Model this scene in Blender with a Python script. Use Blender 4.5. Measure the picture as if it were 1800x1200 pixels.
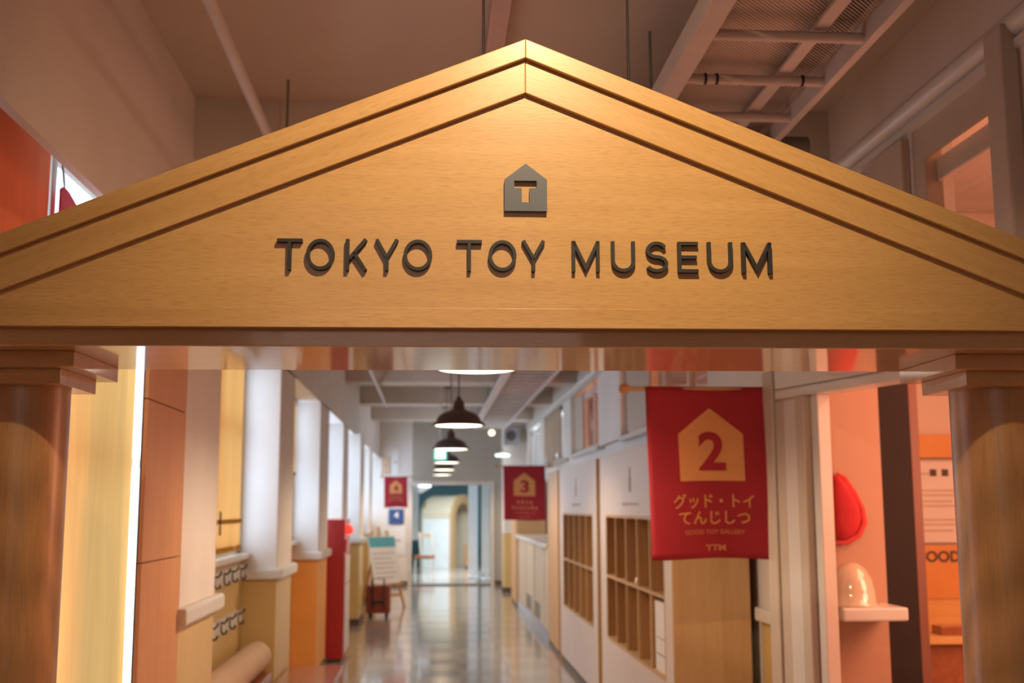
import bpy, math, random
from mathutils import Vector, Matrix, Euler
random.seed(7)
for o in list(bpy.data.objects): bpy.data.objects.remove(o)
scene = bpy.context.scene
COL = scene.collection
R = math.radians

# ------------------------------------------------------------------ camera, sky, exposure
cam_data = bpy.data.cameras.new('camera')
cam_data.sensor_width = 36.0
cam_data.lens = 36.0 * 2013.0 / 1800.0
cam_data.clip_start = 0.05; cam_data.clip_end = 200
cam_data.dof.use_dof = True
cam_data.dof.focus_distance = 2.52
cam_data.dof.aperture_fstop = 4.0
cam = bpy.data.objects.new('camera', cam_data); COL.objects.link(cam)
cam.location = (0, 0, 1.6)
yaw, pit, roll = R(4.06), R(8.2), -0.003
fw = Vector((math.sin(yaw)*math.cos(pit), math.cos(yaw)*math.cos(pit), math.sin(pit)))
rt = Vector((math.cos(yaw), -math.sin(yaw), 0)); up = rt.cross(fw)
rt2 = rt*math.cos(roll) + up*math.sin(roll); up2 = -rt*math.sin(roll) + up*math.cos(roll)
cam.matrix_world = Matrix(((rt2.x, up2.x, -fw.x, 0), (rt2.y, up2.y, -fw.y, 0), (rt2.z, up2.z, -fw.z, 1.6), (0, 0, 0, 1)))
scene.camera = cam

world = bpy.data.worlds.new('sky'); scene.world = world; world.use_nodes = True
wb = world.node_tree.nodes['Background']
wb.inputs['Color'].default_value = (0.67, 0.81, 1.0, 1); wb.inputs['Strength'].default_value = 5.3

vs = scene.view_settings
vs.view_transform = 'Standard'; vs.look = 'None'; vs.gamma = 1.0; vs.exposure = 0.0; vs.use_curve_mapping = False
scene.cycles.use_denoising = True
scene.cycles.max_bounces = 8; scene.cycles.diffuse_bounces = 5; scene.cycles.glossy_bounces = 4
scene.cycles.transparent_max_bounces = 16; scene.cycles.sample_clamp_indirect = 4.0
scene.cycles.caustics_reflective = False; scene.cycles.caustics_refractive = False

def lamp(name, kind, loc, energy, color, size=0.1, rot=(0, 0, 0), **kw):
    l = bpy.data.lights.new(name, kind); l.energy = energy; l.color = color
    if kind == 'AREA':
        l.shape = 'RECTANGLE'; l.size = size; l.size_y = kw.pop('size_y', size)
    else:
        l.shadow_soft_size = size
    for k, v in kw.items(): setattr(l, k, v)
    o = bpy.data.objects.new(name, l); COL.objects.link(o); o.location = loc; o.rotation_euler = rot
    return o

# the spotlight on the ceiling that lights the sign, the salmon-toned lamps of the side rooms,
# the ceiling light of the end room, plus fill points added in the galleries and behind the camera
SPOT_AT = Vector((0.285, 1.33, 3.30))
tgt = Vector((0.24, 2.6, 2.33))
sp = lamp('sign_spot_light', 'SPOT', SPOT_AT, 150, (1.0, 0.75, 0.44), 0.022, (0, 0, 0), spot_size=R(90), spot_blend=1.0)
sp.rotation_euler = (tgt - SPOT_AT).to_track_quat('-Z', 'Y').to_euler()
SALMON = (1.0, 0.42, 0.23)
lamp('gallery_light', 'AREA', (3.9, 4.2, 3.3), 110, SALMON, 1.6, size_y=2.4)
lamp('gallery_light', 'AREA', (3.9, 10.5, 3.3), 70, SALMON, 1.6, size_y=3.0)
lamp('gallery_fill', 'POINT', (3.2, 9.6, 1.9), 55, (1.0, 0.40, 0.24), 0.2)  # unseen point lights added to brighten the rooms behind the transoms
lamp('gallery_fill', 'POINT', (3.2, 13.5, 1.9), 55, (1.0, 0.40, 0.24), 0.2)
lamp('end_room_light', 'AREA', (0.9, 27.6, 3.2), 420, (0.86, 0.94, 1.0), 2.6, size_y=2.0)
lamp('hall_fill', 'POINT', (-0.35, -1.6, 2.55), 30, (1.0, 0.78, 0.71), 1.1)  # unseen fill light added behind the camera
lamp('gallery_fill', 'POINT', (3.1, 4.5, 1.8), 75, (1.0, 0.38, 0.23), 0.35)  # unseen point light added to throw salmon light through the doorway

# ------------------------------------------------------------------ materials
def lin(c):
    c /= 255.0
    return c/12.92 if c <= 0.04045 else ((c+0.055)/1.055)**2.4
def rgb(r, g, b): return (lin(r), lin(g), lin(b), 1)
def mat(name, col, rough=0.6, var=0.06, scale=6.0, bump=0.0, coat=0.0, metal=0.0, stretch=(1, 1, 1), emit=None, estr=0, coat_rough=0.1, bscale=None):
    m = bpy.data.materials.new(name); m.use_nodes = True
    nt = m.node_tree; b = nt.nodes['Principled BSDF']
    tc = nt.nodes.new('ShaderNodeTexCoord'); mp = nt.nodes.new('ShaderNodeMapping')
    mp.inputs['Scale'].default_value = stretch
    nt.links.new(tc.outputs['Object'], mp.inputs['Vector'])
    nz = nt.nodes.new('ShaderNodeTexNoise'); nz.inputs['Scale'].default_value = scale; nz.inputs['Detail'].default_value = 4
    nt.links.new(mp.outputs['Vector'], nz.inputs['Vector'])
    rp = nt.nodes.new('ShaderNodeValToRGB')
    rp.color_ramp.elements[0].position = 0.3; rp.color_ramp.elements[1].position = 0.7
    rp.color_ramp.elements[0].color = tuple(max(0, c*(1-var)) for c in col[:3]) + (1,)
    rp.color_ramp.elements[1].color = tuple(min(1, c*(1+var)) for c in col[:3]) + (1,)
    nt.links.new(nz.outputs['Fac'], rp.inputs['Fac']); nt.links.new(rp.outputs['Color'], b.inputs['Base Color'])
    b.inputs['Roughness'].default_value = rough; b.inputs['Metallic'].default_value = metal
    b.inputs['Coat Weight'].default_value = coat; b.inputs['Coat Roughness'].default_value = coat_rough
    if bump:
        bp = nt.nodes.new('ShaderNodeBump'); bp.inputs['Strength'].default_value = bump; bp.inputs['Distance'].default_value = 0.01
        src = nz
        if bscale:
            src = nt.nodes.new('ShaderNodeTexNoise'); src.inputs['Scale'].default_value = bscale
            nt.links.new(mp.outputs['Vector'], src.inputs['Vector'])
        nt.links.new(src.outputs['Fac'], bp.inputs['Height']); nt.links.new(bp.outputs['Normal'], b.inputs['Normal'])
    if emit:
        b.inputs['Emission Color'].default_value = emit; b.inputs['Emission Strength'].default_value = estr
    return m
def wood(name, light, dark, grain=(2.2, 30, 30), flecks=0.5, rough=0.4, coat=0.0, coat_rough=0.08, rings=0.0, fleck_col=None, fscale=(9, 260, 260)):
    """grain runs along the axis with the smallest scale (object space)"""
    m = bpy.data.materials.new(name); m.use_nodes = True
    nt = m.node_tree; b = nt.nodes['Principled BSDF']; N = nt.nodes.new; L = nt.links.new
    tc = N('ShaderNodeTexCoord')
    mp = N('ShaderNodeMapping'); mp.inputs['Scale'].default_value = grain; L(tc.outputs['Object'], mp.inputs['Vector'])
    n1 = N('ShaderNodeTexNoise'); n1.inputs['Scale'].default_value = 1.0; n1.inputs['Detail'].default_value = 6; n1.inputs['Distortion'].default_value = 0.6
    L(mp.outputs['Vector'], n1.inputs['Vector'])
    rp = N('ShaderNodeValToRGB'); rp.color_ramp.elements[0].position = 0.32; rp.color_ramp.elements[1].position = 0.68
    rp.color_ramp.elements[0].color = dark; rp.color_ramp.elements[1].color = light
    L(n1.outputs['Fac'], rp.inputs['Fac'])
    mp2 = N('ShaderNodeMapping'); mp2.inputs['Scale'].default_value = fscale
    L(tc.outputs['Object'], mp2.inputs['Vector'])
    n2 = N('ShaderNodeTexNoise'); n2.inputs['Scale'].default_value = 1.0; n2.inputs['Detail'].default_value = 2
    L(mp2.outputs['Vector'], n2.inputs['Vector'])
    r2 = N('ShaderNodeValToRGB'); r2.color_ramp.elements[0].position = 0.50; r2.color_ramp.elements[1].position = 0.66
    r2.color_ramp.elements[0].color = (0, 0, 0, 1); r2.color_ramp.elements[1].color = (flecks,)*3 + (1,)
    L(n2.outputs['Fac'], r2.inputs['Fac'])
    mx = N('ShaderNodeMix'); mx.data_type = 'RGBA'
    fc = fleck_col or tuple(c*0.68 for c in dark[:3]) + (1,)
    mx.inputs['B'].default_value = fc
    L(r2.outputs['Color'], mx.inputs['Factor']); L(rp.outputs['Color'], mx.inputs['A'])
    last = mx.outputs['Result']
    if rings:
        wv = N('ShaderNodeTexWave'); wv.wave_type = 'RINGS'; wv.inputs['Scale'].default_value = rings; wv.inputs['Distortion'].default_value = 5.0
        wv.inputs['Detail'].default_value = 2; wv.inputs['Detail Scale'].default_value = 1.5
        mp3 = N('ShaderNodeMapping'); mp3.inputs['Scale'].default_value = (1, 1, 0.22); mp3.inputs['Location'].default_value = (0.07, 0.12, 0.0)
        L(tc.outputs['Object'], mp3.inputs['Vector']); L(mp3.outputs['Vector'], wv.inputs['Vector'])
        mr = N('ShaderNodeMapRange'); mr.inputs['To Min'].default_value = 0.80; mr.inputs['To Max'].default_value = 1.05
        L(wv.outputs['Fac'], mr.inputs['Value'])
        vm = N('ShaderNodeVectorMath'); vm.operation = 'MULTIPLY'
        L(last, vm.inputs[0]); L(mr.outputs['Result'], vm.inputs[1]); last = vm.outputs['Vector']
    L(last, b.inputs['Base Color'])
    b.inputs['Roughness'].default_value = rough; b.inputs['Coat Weight'].default_value = coat; b.inputs['Coat Roughness'].default_value = coat_rough
    bp = N('ShaderNodeBump'); bp.inputs['Strength'].default_value = 0.06; bp.inputs['Distance'].default_value = 0.003
    L(n2.outputs['Fac'], bp.inputs['Height']); L(bp.outputs['Normal'], b.inputs['Normal'])
    return m
def glass(name, tint=(1, 1, 1, 1), refl=0.12):
    m = bpy.data.materials.new(name); m.use_nodes = True
    nt = m.node_tree; nt.nodes.clear(); N = nt.nodes.new; L = nt.links.new
    out = N('ShaderNodeOutputMaterial'); mx = N('ShaderNodeMixShader'); tr = N('ShaderNodeBsdfTransparent'); gl = N('ShaderNodeBsdfGlossy')
    tr.inputs['Color'].default_value = tint; gl.inputs['Roughness'].default_value = 0.02
    lw = N('ShaderNodeLayerWeight'); lw.inputs['Blend'].default_value = 0.5
    pw = N('ShaderNodeMath'); pw.operation = 'POWER'; pw.inputs[1].default_value = 5.0
    ma = N('ShaderNodeMath'); ma.operation = 'MULTIPLY_ADD'; ma.inputs[1].default_value = 0.9; ma.inputs[2].default_value = 0.05
    L(lw.outputs['Facing'], pw.inputs[0]); L(pw.outputs[0], ma.inputs[0]); L(ma.outputs[0], mx.inputs['Fac']); L(tr.outputs[0], mx.inputs[1]); L(gl.outputs[0], mx.inputs[2]); L(mx.outputs[0], out.inputs['Surface'])
    return m
def cloth(name, col, trans, var=0.08, scale=(3, 3, 1.2), rough=0.8):
    m = bpy.data.materials.new(name); m.use_nodes = True
    nt = m.node_tree; nt.nodes.clear(); N = nt.nodes.new; L = nt.links.new
    out = N('ShaderNodeOutputMaterial'); mx = N('ShaderNodeMixShader'); d = N('ShaderNodeBsdfDiffuse'); t = N('ShaderNodeBsdfTranslucent')
    tc = N('ShaderNodeTexCoord'); mp = N('ShaderNodeMapping'); mp.inputs['Scale'].default_value = scale
    nz = N('ShaderNodeTexNoise'); nz.inputs['Scale'].default_value = 2.0; nz.inputs['Detail'].default_value = 3; nz.inputs['Distortion'].default_value = 0.8
    L(tc.outputs['Object'], mp.inputs['Vector']); L(mp.outputs['Vector'], nz.inputs['Vector'])
    rp = N('ShaderNodeValToRGB'); rp.color_ramp.elements[0].position = 0.3; rp.color_ramp.elements[1].position = 0.7
    rp.color_ramp.elements[0].color = tuple(c*(1-var) for c in col[:3]) + (1,); rp.color_ramp.elements[1].color = tuple(min(1, c*(1+var)) for c in col[:3]) + (1,)
    L(nz.outputs['Fac'], rp.inputs['Fac']); L(rp.outputs['Color'], d.inputs['Color']); L(rp.outputs['Color'], t.inputs['Color'])
    mx.inputs['Fac'].default_value = trans
    L(d.outputs[0], mx.inputs[1]); L(t.outputs[0], mx.inputs[2]); L(mx.outputs[0], out.inputs['Surface'])
    return m

BE_L, BE_D = (0.62, 0.355, 0.135, 1), (0.545, 0.30, 0.105, 1)
M = {}
M['beech_x'] = wood('beech_along_x', BE_L, BE_D, (1.6, 26, 26), 0.40, 0.36, 0.6, 0.09, fscale=(30, 340, 340))
M['beech_gloss'] = wood('beech_lacquered', BE_L, BE_D, (1.6, 26, 26), 0.25, 0.36, 1.0, 0.06, fscale=(22, 260, 260)); M['beech_gloss'].node_tree.nodes['Principled BSDF'].inputs['Coat IOR'].default_value = 1.65
M['beech_z'] = wood('beech_along_z', (0.54, 0.28, 0.105, 1), (0.47, 0.235, 0.085, 1), (26, 26, 1.6), 0.4, 0.42, 0.8, 0.30, rings=7.0, fscale=(200, 200, 13))
M['beech_y'] = wood('beech_along_y', BE_L, BE_D, (26, 1.6, 26), 0.4, 0.34, 1.0, 0.05, fscale=(200, 13, 200))
M['letter'] = mat('dark_grey_metal', rgb(37, 35, 37), 0.55, 0.05, 20)
M['emblem'] = mat('grey_metal', rgb(86, 90, 101), 0.42, 0.04, 20)
M['grey_beige'] = mat('grey_beige_tone', (0.40, 0.37, 0.32, 1), 0.6, 0.05, 2)
M['white_wall'] = mat('off_white_paint', (0.73, 0.69, 0.65, 1), 0.55, 0.05, 2.0, 0.05, bscale=60)
M['ceiling'] = mat('grey_ceiling_paint', (0.54, 0.465, 0.40, 1), 0.8, 0.06, 1.2)
M['beam'] = mat('beam_paint', (0.56, 0.49, 0.42, 1), 0.75, 0.13, 1.7)
M['cream'] = mat('cream_wainscot_paint', (0.62, 0.44, 0.18, 1), 0.4, 0.05, 2.5, coat=0.15)
M['orange_wall'] = mat('orange_wall_paint', (0.80, 0.36, 0.08, 1), 0.5, 0.05, 2.5)
M['ledge'] = mat('ledge_paint', (0.66, 0.64, 0.60, 1), 0.35, 0.03, 4, coat=0.2)
M['base'] = mat('dark_baseboard', (0.09, 0.06, 0.045, 1), 0.5, 0.1, 6)
M['frame'] = mat('window_frame_paint', (0.62, 0.58, 0.53, 1), 0.4, 0.04, 5)
M['frame_tan'] = mat('tan_frame_paint', (0.50, 0.42, 0.34, 1), 0.45, 0.06, 5)
M['glass'] = glass('window_glass')
M['floor'] = mat('polished_linoleum', (0.40, 0.345, 0.30, 1), 0.13, 0.10, 1.6, 0.015, bscale=7, coat=0.5, coat_rough=0.07)
M['floor_b'] = mat('polished_linoleum_dull', (0.385, 0.335, 0.29, 1), 0.15, 0.10, 1.6, 0.015, bscale=7, coat=0.4, coat_rough=0.09)
M['blind'] = cloth('yellow_blind_fabric', (0.95, 0.52, 0.165), 0.21, 0.06, (1.0, 5.0, 0.7))
M['orange_cloth'] = cloth('orange_screen_fabric', (0.80, 0.29, 0.15), 0.18, 0.05, (8.0, 8.0, 0.5))
M['blind_hem'] = cloth('yellow_blind_hem', (0.62, 0.42, 0.13), 0.35, 0.08)
M['red_cloth'] = mat('red_banner_fabric', (0.31, 0.006, 0.016, 1), 0.75, 0.10, 5, 0.0)
M['print'] = mat('apricot_print', (0.62, 0.26, 0.085, 1), 0.7, 0.06, 8)
M['print_dim'] = mat('apricot_print_small', (0.52, 0.17, 0.075, 1), 0.7, 0.06, 8)
M['pole'] = wood('pole_wood', (0.55, 0.30, 0.12, 1), (0.44, 0.22, 0.08, 1), (3, 40, 40), 0.3, 0.45)
M['shade'] = mat('dark_brown_enamel', (0.070, 0.045, 0.040, 1), 0.42, 0.06, 10)
M['lampglow'] = mat('lamp_diffuser', (0.9, 0.85, 0.75, 1), 0.5, 0.01, 5, emit=(1.0, 0.88, 0.70, 1), estr=4.5)
M['black'] = mat('black_rubber', (0.012, 0.011, 0.011, 1), 0.5, 0.1, 20)
M['steel_white'] = mat('white_painted_steel', (0.56, 0.50, 0.47, 1), 0.45, 0.05, 8)
M['mesh'] = mat('expanded_metal', (0.58, 0.50, 0.46, 1), 0.6, 0.05, 8)
M['board'] = wood('panel_board', (0.64, 0.32, 0.15, 1), (0.58, 0.28, 0.125, 1), (14, 14, 1.0), 0.15, 0.5, fscale=(120, 120, 8))
M['orange_board'] = wood('orange_board_wood', (0.74, 0.22, 0.075, 1), (0.68, 0.19, 0.06, 1), (14, 14, 1.0), 0.15, 0.5, fscale=(120, 120, 8))
M['cab_white'] = mat('white_laminate', (0.66, 0.58, 0.53, 1), 0.4, 0.03, 3)
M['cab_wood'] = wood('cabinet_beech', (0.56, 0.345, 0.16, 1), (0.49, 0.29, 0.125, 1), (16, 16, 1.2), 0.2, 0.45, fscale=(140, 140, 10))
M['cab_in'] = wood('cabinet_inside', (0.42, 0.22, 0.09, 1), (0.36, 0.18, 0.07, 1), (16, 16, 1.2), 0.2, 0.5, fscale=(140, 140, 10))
M['bench'] = wood('red_brown_bench', (0.36, 0.13, 0.055, 1), (0.28, 0.095, 0.04, 1), (20, 1.4, 20), 0.2, 0.25, 0.6, fscale=(140, 10, 140))
M['tan_wood'] = wood('tan_casing', (0.62, 0.38, 0.19, 1), (0.56, 0.33, 0.155, 1), (16, 16, 1.0), 0.2, 0.45, fscale=(140, 140, 10))
M['red_paint'] = mat('red_cabinet_paint', (0.50, 0.022, 0.03, 1), 0.35, 0.04, 5, coat=0.3)
M['red_lamp'] = mat('red_signal_lamp', (0.8, 0.05, 0.03, 1), 0.3, 0.02, 5, emit=(1.0, 0.05, 0.03, 1), estr=1.3)
M['panel_white'] = mat('white_cabinet_front', (0.62, 0.55, 0.54, 1), 0.4, 0.03, 5)
M['salmon_wall'] = mat('gallery_wall_paint', (0.72, 0.60, 0.52, 1), 0.7, 0.04, 2)
M['salmon_paint'] = mat('salmon_wall_paint', (0.47, 0.29, 0.20, 1), 0.6, 0.04, 2)
M['mesh_dark'] = mat('dark_mesh_backing', (0.05, 0.035, 0.03, 1), 0.7, 0.1, 8)
M['dark_panel'] = mat('dark_brown_panel', (0.016, 0.009, 0.007, 1), 0.8, 0.08, 4)
M['brown_edge'] = mat('brown_panel_edge', (0.20, 0.085, 0.06, 1), 0.5, 0.06, 4)
M['felt'] = mat('red_felt', (0.52, 0.025, 0.035, 1), 0.85, 0.10, 9, 0.1)
M['felt_light'] = mat('red_felt_brim', (0.60, 0.06, 0.06, 1), 0.85, 0.10, 9, 0.1)
M['white_plastic'] = mat('cream_plastic', (0.72, 0.62, 0.50, 1), 0.18, 0.02, 5, coat=0.6)
M['dome'] = mat('cream_gloss_dome', (0.66, 0.52, 0.40, 1), 0.12, 0.02, 5, coat=1.0, coat_rough=0.03)
M['paper'] = mat('white_paper', (0.76, 0.74, 0.72, 1), 0.7, 0.03, 6)
M['ink'] = mat('dark_print', (0.10, 0.075, 0.06, 1), 0.7, 0.05, 6)
M['ink_soft'] = mat('grey_print', (0.40, 0.33, 0.30, 1), 0.7, 0.05, 6)
M['orange_bd'] = mat('orange_signboard', (0.72, 0.34, 0.10, 1), 0.5, 0.05, 6)
M['yellow_wd'] = wood('yellow_wood', (0.74, 0.46, 0.17, 1), (0.66, 0.40, 0.14, 1), (3, 20, 20), 0.2, 0.45)
M['print_pale'] = mat('pale_poster_print', (0.58, 0.47, 0.40, 1), 0.7, 0.05, 6)
M['blue'] = mat('navy_sign', (0.035, 0.085, 0.24, 1), 0.5, 0.04, 6)
M['teal'] = mat('teal_print', (0.09, 0.40, 0.48, 1), 0.5, 0.04, 6)
M['teal_wall'] = mat('teal_wall_paint', (0.14, 0.30, 0.33, 1), 0.6, 0.08, 1.5)
M['hut'] = mat('pale_wood_planks', (0.66, 0.56, 0.42, 1), 0.4, 0.06, 4, stretch=(1, 1, 6))
M['hut_lit'] = mat('lit_planks', (0.80, 0.81, 0.80, 1), 0.35, 0.05, 4)
M['curtain'] = mat('white_door_panel', (0.82, 0.84, 0.90, 1), 0.4, 0.05, 4)
M['grey'] = mat('grey_speaker_case', (0.27, 0.24, 0.25, 1), 0.5, 0.05, 10)
M['grey_dark'] = mat('dark_speaker_cone', (0.07, 0.055, 0.06, 1), 0.6, 0.05, 10)
M['conduit'] = mat('grey_conduit', (0.17, 0.165, 0.14, 1), 0.5, 0.06, 8)
M['cart'] = wood('red_brown_cart', (0.26, 0.04, 0.022, 1), (0.20, 0.028, 0.016, 1), (4, 20, 20), 0.2, 0.4)
M['green'] = mat('green_exit_light', (0.05, 0.5, 0.35, 1), 0.4, 0.02, 6, emit=(0.02, 0.55, 0.36, 1), estr=0.9)
M['exit_white'] = mat('white_exit_light', (0.8, 0.9, 0.9, 1), 0.4, 0.02, 6, emit=(0.85, 1.0, 0.97, 1), estr=1.6)
M['spot_glow'] = mat('small_bulb', (0.9, 0.8, 0.6, 1), 0.4, 0.02, 6, emit=(1.0, 0.86, 0.6, 1), estr=3.0)
M['vent'] = mat('vent_grille', (0.20, 0.18, 0.12, 1), 0.6, 0.05, 6)
M['panel_cream'] = mat('cream_panel_paint', (0.60, 0.50, 0.38, 1), 0.45, 0.04, 5)
M['kick'] = mat('lavender_kickboard', (0.34, 0.36, 0.50, 1), 0.3, 0.04, 6, coat=0.4)
M['cushion'] = mat('tan_bolster_cover', (0.58, 0.40, 0.27, 1), 0.8, 0.06, 6)
M['fabric'] = mat('brown_curtain_fabric', (0.46, 0.34, 0.24, 1), 0.85, 0.12, 3, stretch=(1, 6, 1))
M['outside'] = mat('pale_outer_wall', (0.7, 0.72, 0.74, 1), 0.8, 0.04, 2)
M['pink_cable'] = mat('pink_cable_cover', (0.60, 0.42, 0.40, 1), 0.5, 0.05, 8)

# ------------------------------------------------------------------ mesh helpers
class MB:
    def __init__(s): s.v = []; s.f = []; s.smooth = []
    def add(s, vs, fs, smooth=False):
        b = len(s.v); s.v += [tuple(v) for v in vs]; s.f += [tuple(i+b for i in f) for f in fs]; s.smooth += [smooth]*len(fs); return s
    def box(s, x0, x1, y0, y1, z0, z1):
        x0, x1 = min(x0, x1), max(x0, x1); y0, y1 = min(y0, y1), max(y0, y1); z0, z1 = min(z0, z1), max(z0, z1)
        vs = [(x0, y0, z0), (x1, y0, z0), (x1, y1, z0), (x0, y1, z0), (x0, y0, z1), (x1, y0, z1), (x1, y1, z1), (x0, y1, z1)]
        return s.add(vs, [(0, 3, 2, 1), (4, 5, 6, 7), (0, 1, 5, 4), (1, 2, 6, 5), (2, 3, 7, 6), (3, 0, 4, 7)])
    def prism(s, pts, y0, y1):                      # polygon in x,z extruded along y (counter-clockwise seen from -y)
        n = len(pts); vs = [(x, y0, z) for x, z in pts] + [(x, y1, z) for x, z in pts]
        return s.add(vs, [tuple(range(n)), tuple(range(2*n-1, n-1, -1))] + [(i, i+n, (i+1) % n + n, (i+1) % n) for i in range(n)])
    def lathe(s, prof, c=(0, 0, 0), seg=32, axis='z', smooth=True):
        vs = []; fs = []; n = len(prof)
        for k in range(seg):
            a = 2*math.pi*k/seg
            for r, h in prof:
                p = (r*math.cos(a), r*math.sin(a), h)
                if axis == 'y': p = (p[0], p[2], p[1])
                if axis == 'x': p = (p[2], p[0], p[1])
                vs.append((p[0]+c[0], p[1]+c[1], p[2]+c[2]))
        for k in range(seg):
            k2 = (k+1) % seg
            for i in range(n-1): fs.append((k*n+i, k2*n+i, k2*n+i+1, k*n+i+1))
        s.add(vs, fs, smooth)
        for i in (0, n-1):
            if prof[i][0] > 1e-5:
                ring = [k*n+i for k in range(seg)]
                s.add([vs[j] for j in ring], [tuple(range(seg)) if i else tuple(reversed(range(seg)))])
        return s
    def tube(s, pts, r, seg=10, caps=True):
        P = [Vector(p) for p in pts]; vs = []; fs = []; prev = None
        for i, p in enumerate(P):
            d = (P[min(i+1, len(P)-1)] - P[max(i-1, 0)]).normalized()
            if prev is None: u = d.orthogonal().normalized()
            else: u = (prev - d*prev.dot(d)).normalized()
            prev = u; w = d.cross(u)
            rr = r[i] if isinstance(r, (list, tuple)) else r
            for k in range(seg):
                a = 2*math.pi*k/seg; q = p + (u*math.cos(a) + w*math.sin(a))*rr; vs.append(tuple(q))
        for i in range(len(P)-1):
            for k in range(seg):
                k2 = (k+1) % seg; fs.append((i*seg+k, i*seg+k2, (i+1)*seg+k2, (i+1)*seg+k))
        s.add(vs, fs, True)
        if caps:
            s.add(vs[:seg], [tuple(reversed(range(seg)))]); s.add(vs[-seg:], [tuple(range(seg))])
        return s
    def bar(s, a, b, w, h, upv=(0, 0, 1)):          # square bar between two points
        a, b = Vector(a), Vector(b); d = (b-a).normalized(); u = Vector(upv); x = d.cross(u).normalized(); z = x.cross(d)
        vs = [tuple(p + x*i*w/2 + z*j*h/2) for p in (a, b) for i, j in ((-1, -1), (1, -1), (1, 1), (-1, 1))]
        return s.add(vs, [(0, 1, 2, 3), (7, 6, 5, 4), (0, 4, 5, 1), (1, 5, 6, 2), (2, 6, 7, 3), (3, 7, 4, 0)])
    def build(s, name, m, parent=None, bevel=0, seg=2, at=None):
        me = bpy.data.meshes.new(name); me.from_pydata(s.v, [], s.f); me.validate()
        if len(me.polygons) == len(s.smooth): me.polygons.foreach_set('use_smooth', s.smooth)
        me.materials.append(M[m] if isinstance(m, str) else m)
        import bmesh as _b
        bm = _b.new(); bm.from_mesh(me); _b.ops.recalc_face_normals(bm, faces=bm.faces); bm.to_mesh(me); bm.free()
        o = bpy.data.objects.new(name, me); COL.objects.link(o)
        if parent: o.parent = parent
        if at is not None: o.location = at
        if bevel:
            bv = o.modifiers.new('bevel', 'BEVEL'); bv.width = bevel; bv.segments = seg; bv.limit_method = 'ANGLE'; bv.angle_limit = R(40)
        return o
def tag(o, label=None, cat=None, group=None, kind=None):
    if label: o['label'] = label
    if cat: o['category'] = cat
    if group: o['group'] = group
    if kind: o['kind'] = kind
    return o
def thing(name, label, cat, loc=(0, 0, 0), rz=0.0, group=None):
    o = bpy.data.objects.new(name, None); COL.objects.link(o); o.empty_display_size = 0.1
    o.location = loc; o.rotation_euler = (0, 0, rz); return tag(o, label, cat, group)
def wbox(name, m, b, parent=None, bevel=0, kind=None):
    """box in world numbers, expressed in its (unrotated) parents' frame"""
    off = Vector((0, 0, 0)); p = parent
    while p: off += Vector(p.location); p = p.parent
    o = MB().box(b[0]-off.x, b[1]-off.x, b[2]-off.y, b[3]-off.y, b[4]-off.z, b[5]-off.z).build(name, m, parent, bevel)
    if kind: o['kind'] = kind
    return o
def copy_tree(o, parent=None):
    c = o.copy(); COL.objects.link(c)
    if parent: c.parent = parent
    for ch in list(o.children): copy_tree(ch, c)
    return c
def text_geo(body, height, width=None, bold=0.0, spacing=1.0):
    """flat glyph faces centred on x, base at z=0; returned as (verts, faces) in x,z"""
    cu = bpy.data.curves.new('glyphs', 'FONT'); cu.body = body; cu.size = 1.0; cu.offset = bold; cu.space_character = spacing; cu.resolution_u = 5
    ob = bpy.data.objects.new('glyphs', cu); COL.objects.link(ob)
    dg = bpy.context.evaluated_depsgraph_get(); me = ob.evaluated_get(dg).to_mesh()
    vs = [(v.co.x, v.co.y) for v in me.vertices]; fs = [tuple(p.vertices) for p in me.polygons]
    ob.evaluated_get(dg).to_mesh_clear(); bpy.data.objects.remove(ob); bpy.data.curves.remove(cu)
    if not vs: return [], []
    x0, x1 = min(v[0] for v in vs), max(v[0] for v in vs); y0, y1 = min(v[1] for v in vs), max(v[1] for v in vs)
    sy = height/(y1-y0); sx = sy if width is None else width/(x1-x0)
    return [((v[0]-(x0+x1)/2)*sx, (v[1]-y0)*sy) for v in vs], fs

# ------------------------------------------------------------------ floor, ceiling, walls
XL, XR, XW = -1.06, 1.83, 1.90          # left pillar faces, right pillar faces, right wall
XB = -1.29                              # back of the left window bays
CEIL = 3.41; YF, YE = -3.4, 24.1
fl = MB()
fl.box(-1.6, 2.2, YF, 9.9, -0.12, 0); fl.box(-1.6, 2.2, 18.9, 36.5, -0.12, 0); fl.box(2.2, 6.3, YF, 17, -0.12, 0)
fl.box(-1.6, 2.2, 9.9, 18.9, -0.12, -0.006); fl.box(-4, -1.6, 24, 36.5, -0.12, 0); fl.box(2.2, 5, 24, 36.5, -0.12, 0)
floor = tag(fl.build('floor', 'floor'), kind='structure')
tile_me = {}
for i in range(8):
    for j in range(20):
        key = (i + j) % 2
        x0, y0 = -1.6 + i*0.475, 9.9 + j*0.45
        if key not in tile_me:
            t = MB().box(0.0015, 0.4735, 0.0015, 0.4485, -0.0055, 0).build('tile', 'floor_b' if key else 'floor', floor); tile_me[key] = t.data
        else:
            t = bpy.data.objects.new('tile', tile_me[key]); COL.objects.link(t); t.parent = floor
        t.location = (x0, y0, 0)
ceiling = tag(MB().box(-1.6, 6.3, YF, YE+0.1, CEIL, CEIL+0.1).build('ceiling', 'ceiling'), kind='structure')
for yb in (5.0, 8.15, 11.2, 14.2, 17.2, 20.4):
    wbox('beam', 'beam', (XL-0.3, XW+0.05, yb, yb+0.42, 3.13, CEIL+0.01), ceiling, 0.006)

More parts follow.
